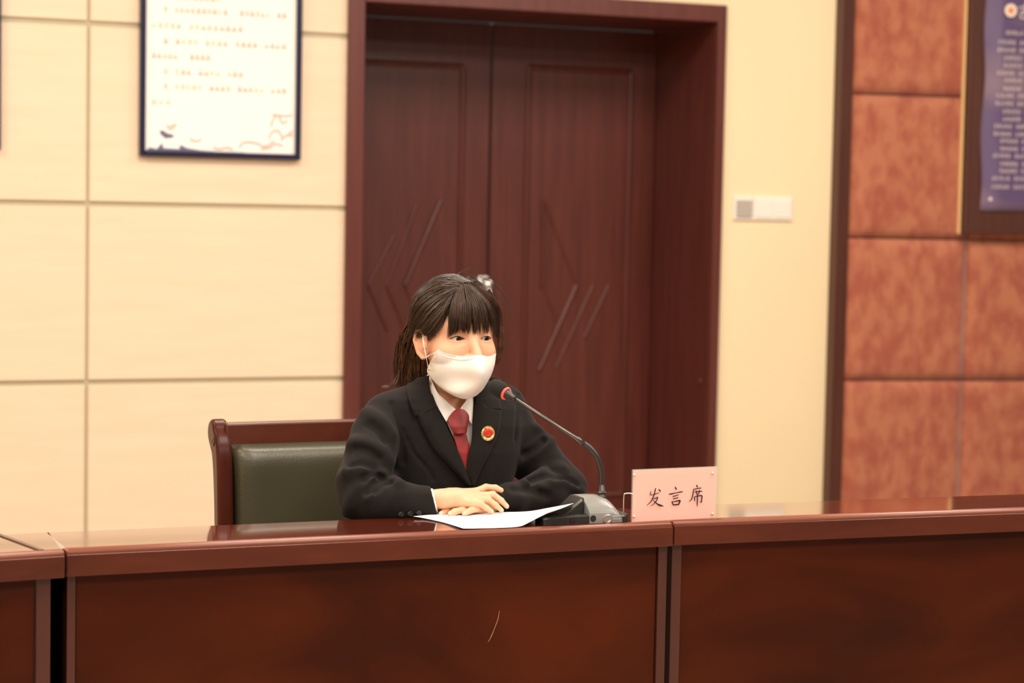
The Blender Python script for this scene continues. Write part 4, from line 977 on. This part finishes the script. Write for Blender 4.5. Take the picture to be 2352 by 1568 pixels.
# ---- mask
D_ = 4.10
mk = [[(1005, 803, -.067), (1020, 811, -.080), (1055, 818, -.092), (1102, 816, -.110), (1122, 819, -.084), (1139, 813, -.040)],
      [(992, 824, -.050), (1012, 836, -.080), (1062, 847, -.100), (1107, 850, -.127), (1124, 847, -.090), (1135.5, 838, -.050)],
      [(983, 842, -.036), (1007, 860, -.072), (1062, 873, -.094), (1103, 880, -.116), (1118, 872, -.084), (1127, 862, -.050)],
      [(981, 852, -.030), (1004, 878, -.056), (1042, 900, -.086), (1084, 904, -.095), (1103, 893, -.076), (1114, 886, -.045)],
      [(983, 857, -.028), (1008, 886, -.050), (1040, 907, -.070), (1068, 916, -.078), (1090, 910, -.064), (1106, 897, -.040)]]
mk = [[(x, y, D_+d) for x, y, d in r_] for r_ in mk]
msk = patch('face_mask', mk, 'mask', person, 0.0, 0.0016, nu=36, nv=50, dd=True, over=head)
msk.modifiers.new('sub', 'SUBSURF').render_levels = 1
def wtube(pts, r, name, m_, parent, n=8, k=30, over=None):
    pts = spline(pts, k)
    if over: pts[:, 2] = np.minimum(pts[:, 2], trace(over, pts[:, 0], pts[:, 1], 3.85, 4.35)-0.0028-0.0009)
    W_ = [Vector(p) for p in to_world(np.array([C3(*p) for p in pts]))]
    G = Geo(); G.tube(W_, r, n); return G.build(name, m_, parent, smooth=True)
top = [(x+(3 if i == 0 else 0), y+8, d-0.0012) for i, (x, y, d) in enumerate(mk[0])]
wtube([(1011, 812, D_-.0735), (1026, 820, D_-.085), (1058, 826, D_-.0975), (1102, 824, D_-.1145), (1121, 827, D_-.0885), (1134, 822, D_-.056)], 0.0006, 'hem_seam', 'mask', msk, 6, over=head)
wtube([(x, y, d-0.0003) for x, y, d in mk[0]], 0.0008, 'hem', 'mask', msk, over=head)
ea = [hpt(-0.083, 0.004, 0.012), hpt(-0.086, -0.010, 0.014)]
dE = hpt(-0.084, 0.016, -0.01)[2]
wtube([(984, 850, D_-.038), (980, 825, dE-0.030), (975, 800, dE-0.028), (972, 785, dE-0.024), (971, 774, dE-0.014)], 0.00075, 'ear_loop', 'mask', msk)
wtube([(1004, 806, D_-.080), (995, 812, dE-0.035), (987, 815, dE-0.026), (980, 820, dE-0.026), (972, 821, dE-0.004)], 0.00075, 'ear_loop', 'mask', msk)

# ---- hair
def hcap(P):
    q = hloc(P); l, f, u = q; al = np.abs(l)
    d = ell(q, (0.0, -0.004, 0.032), (0.0815, 0.0965, 0.087))
    inner = ell(q, (0, -0.012, 0.030), (0.072, 0.089, 0.081))
    d = np.maximum(d, -inner)
    d = smax(d, 0.80*f-0.60*u-0.013, 0.004)
    d = smax(d, -0.035-u, 0.006)
    d = smax(d, np.minimum(np.minimum(f+0.022, 0.008-u+0.25*f), al-0.04), 0.004)
    return d
V, F = surface(hcap, hlo, hhi, 0.0020); hair = np_mesh('hair', V, F, 'hairc', person)
O_l = np.array([-(HC@HL), -(HC@HF), -(HC@HU)])
def on_ell(px, py, c=(0.0, -0.004, 0.032), r=(0.084, 0.099, 0.0895), off=0.0):
    r = np.array(r)+off; c = np.array(c); w = np.array([(px-1176)/FPX, (py-784)/FPX, 1.0]); dl = np.array([w@HL, w@HF, w@HU])
    o = (O_l-c)/r; v = dl/r; A = v@v; B = o@v; Cc = o@o-1; disc = max(B*B-A*Cc, 0); return w*((-B-math.sqrt(disc))/A)
srnd = np.random.RandomState(4)
def strands(name, guides, count, r0, m_, parent, jit=0.0012, n=14, spread=0.003, taper=0.25, endj=0.0, clump=0):
    """guides: list of polylines (3D, same frame); strands interpolate between neighbours"""
    g = np.array([spline(q, n) for q in guides]); k = len(g); V = []; F = []
    if clump: cc = srnd.rand(clump)*(k-1)
    for s in range(count):
        u = srnd.rand()*(k-1)
        if clump:
            c = cc[np.argmin(abs(cc-u))]; u = u+(c-u)*0.0; uc = c
        i = min(int(u), k-2); f = u-i; p = g[i]*(1-f)+g[i+1]*f
        if clump:
            i2 = min(int(uc), k-2); f2 = uc-i2; pc = g[i2]*(1-f2)+g[i2+1]*f2; w = np.linspace(0, 0.65, n)[:, None]**1.5; p = p*(1-w)+pc*w
        ph = srnd.rand(3)*6.28; tt = np.linspace(0, 1, n)[:, None]
        p = p+np.sin(tt*5+ph)*jit+(srnd.randn(3)*spread)[None]*np.clip(tt*3, 0.25, 1)
        cut = 1-endj*srnd.rand(); m_n = n
        ts = np.linspace(0, (n-1)*cut, n); ii = np.minimum(ts.astype(int), n-2); p = p[ii]*(1-(ts-ii))[:, None]+p[ii+1]*(ts-ii)[:, None]
        t = np.gradient(p, axis=0); t /= np.linalg.norm(t, axis=1)[:, None]+1e-9
        a = np.cross(t, [0.3, 0.2, -1.0]); a /= np.linalg.norm(a, axis=1)[:, None]+1e-9; b = np.cross(t, a)
        rr_ = r0*(0.7+0.6*srnd.rand())*(1-(1-taper)*np.linspace(0, 1, n)**2)[:, None]
        base = len(V)*3*n
        V.append(np.stack([p+(a*math.cos(w)+b*math.sin(w))*rr_ for w in (0, 2.094, 4.189)], 1).reshape(-1, 3))
        F.append(np.array([(base+q*3+j, base+q*3+(j+1) % 3, base+(q+1)*3+(j+1) % 3, base+(q+1)*3+j) for q in range(n-1) for j in range(3)]))
    return np_mesh(name, np.concatenate(V), np.concatenate(F), m_, parent)
def E_(pts, off=0.0, c=(0.0, -0.004, 0.032)): return [on_ell(x, y, c, off=off+(e[0] if e else 0)) for x, y, *e in pts]
bang = [[(1046, 668), (1036, 700), (1031, 735), (1029, 782)], [(1052, 662), (1044, 700), (1040, 740), (1038, 770)], [(1058, 657), (1056, 700), (1054, 740), (1052, 766)], [(1064, 654), (1070, 695), (1072, 735), (1073, 766)],
        [(1070, 653), (1088, 690), (1095, 730), (1097, 768)], [(1076, 654), (1104, 690), (1117, 730), (1120, 768)], [(1082, 656), (1118, 692), (1134, 732), (1138, 774)], [(1086, 658), (1124, 694), (1141, 735), (1145, 782)]]
bg = [E_(b, 0.001) for b in bang]
strands('fringe', bg, 560, 0.00058, 'hair', hair, jit=0.0008, spread=0.0013, endj=0.11, clump=30)
strands('fringe', [E_(b, 0.0045) for b in bang], 260, 0.00055, 'hairm', hair, jit=0.0008, spread=0.0010, endj=0.12, clump=26)
side = [[(1082, 648), (1050, 633), (1005, 637), (968, 662), (948, 695)], [(1072, 648), (1035, 640), (990, 650), (958, 682), (944, 712)], [(1062, 652), (1020, 650), (978, 670), (950, 702), (941, 735)], [(1054, 658), (1012, 664), (972, 690), (949, 722), (943, 752)],
        [(1048, 664), (1008, 682), (972, 712), (952, 745), (946, 764)], [(1042, 672), (1008, 700), (978, 732), (960, 757), (952, 770)], [(1036, 684), (1010, 718), (985, 748), (968, 764), (958, 774)], [(1030, 698), (1012, 730), (993, 756), (978, 768), (966, 776)]]
strands('swept_hair', [E_(b, 0.002) for b in side], 950, 0.00075, 'hair', hair, jit=0.0010, spread=0.0014, clump=46)
strands('swept_hair', [E_(b, 0.0055) for b in side[1:]], 200, 0.0006, 'hairm', hair, jit=0.0018, spread=0.0018, clump=24)
far = [[(1080, 652), (1104, 660), (1129, 688), (1147, 715), (1152, 765), (1150, 815), (1139, 850)], [(1078, 654), (1104, 668), (1126, 692), (1143, 722), (1147, 770), (1145, 810), (1138, 835)]]
strands('side_lock', [E_(b, 0.003) for b in far], 170, 0.00055, 'hairb', hair, jit=0.0015, spread=0.0025, n=18, endj=0.3)
strands('side_lock', [E_(b, 0.001) for b in [[(1082, 650), (1102, 656), (1124, 682), (1140, 716), (1147, 750)], [(1076, 652), (1098, 660), (1120, 688), (1136, 725), (1142, 760)]]], 260, 0.0007, 'hair', hair, jit=0.001, spread=0.002)
strands('crown_hair', [E_(b, 0.002) for b in [[(1074, 653), (1092, 650), (1109, 664), (1126, 688), (1139, 716), (1146, 752)], [(1071, 650), (1084, 643), (1100, 652), (1117, 673), (1133, 702), (1143, 737)], [(1068, 648), (1074, 638), (1089, 642), (1106, 657), (1124, 683), (1139, 715)]]], 380, 0.00075, 'hair', hair, jit=0.001, spread=0.0015, clump=22)
strands('side_lock', [E_(b, 0.0015) for b in [[(1120, 668), (1136, 700), (1144, 745), (1144, 800)], [(1124, 665), (1141, 700), (1149, 745), (1149, 790)]]], 150, 0.0006, 'hair', hair, jit=0.001, spread=0.0012, endj=0.3)
fly = [[(1030, 636), (1070, 622), (1105, 632), (1140, 668)], [(1100, 632), (1140, 655), (1165, 700), (1168, 760)], [(960, 665), (935, 700), (925, 740), (918, 780)], [(1120, 640), (1158, 690), (1175, 740), (1166, 790)]]
for b in fly: strands('flyaway_hair', [E_(b, 0.006), E_([(x+6, y+8) for x, y in b], 0.004)], 7, 0.00022, 'hairm', hair, jit=0.003, spread=0.004, endj=0.4)
lk = [[(1026, 700), (1017, 735), (1004, 762), (985, 782)], [(1020, 712), (1006, 742), (992, 768), (978, 796)], [(1012, 722), (996, 748), (982, 772), (970, 800)]]
strands('temple_lock', [E_(b, 0.001) for b in lk], 70, 0.0005, 'hairm', hair, jit=0.001, spread=0.002, endj=0.5)
strands('temple_lock', [E_(b, -0.003) for b in [[(1024, 700), (1012, 730), (1000, 752), (985, 768)], [(1034, 690), (1026, 715), (1014, 745), (1000, 764)]]], 120, 0.0006, 'hair', hair, jit=0.001, spread=0.0015, endj=0.4)
pt = [[(944, 735, 4.16), (924, 780, 4.19), (914, 830, 4.205), (914, 888, 4.205)], [(950, 742, 4.15), (938, 785, 4.18), (930, 835, 4.195), (926, 890, 4.20)], [(958, 748, 4.15), (952, 790, 4.175), (948, 835, 4.185), (944, 890, 4.19)], [(965, 755, 4.15), (966, 800, 4.17), (966, 838, 4.18), (966, 880, 4.185)], [(972, 765, 4.15), (980, 805, 4.165), (984, 838, 4.175), (982, 870, 4.18)]]
pg = [[C3(*p) for p in q] for q in pt]
strands('ponytail', pg, 620, 0.0009, 'hair', hair, jit=0.002, spread=0.0045, endj=0.12)
strands('ponytail', [[p-np.array([0, 0, 0.006]) for p in q] for q in pg], 420, 0.0007, 'hairb', hair, jit=0.0035, spread=0.0055, endj=0.15, clump=14)
ws = [[(918, 850, 4.19), (908, 876, 4.19), (895, 886, 4.19), (878, 886, 4.19)], [(922, 850, 4.19), (912, 880, 4.19), (900, 890, 4.19), (884, 890, 4.19)]]
strands('ponytail_wisp', [[C3(*p) for p in q] for q in ws], 30, 0.0004, 'hairb', hair, jit=0.001, spread=0.002)
ws = [[(1108, 858, 4.22), (1130, 866, 4.21), (1155, 876, 4.20), (1186, 897, 4.20)], [(1110, 868, 4.22), (1128, 872, 4.21), (1145, 880, 4.20), (1165, 890, 4.20)]]
strands('ponytail_wisp', [[C3(*p) for p in q] for q in ws], 150, 0.0005, 'hairb', hair, jit=0.001, spread=0.002, endj=0.5)
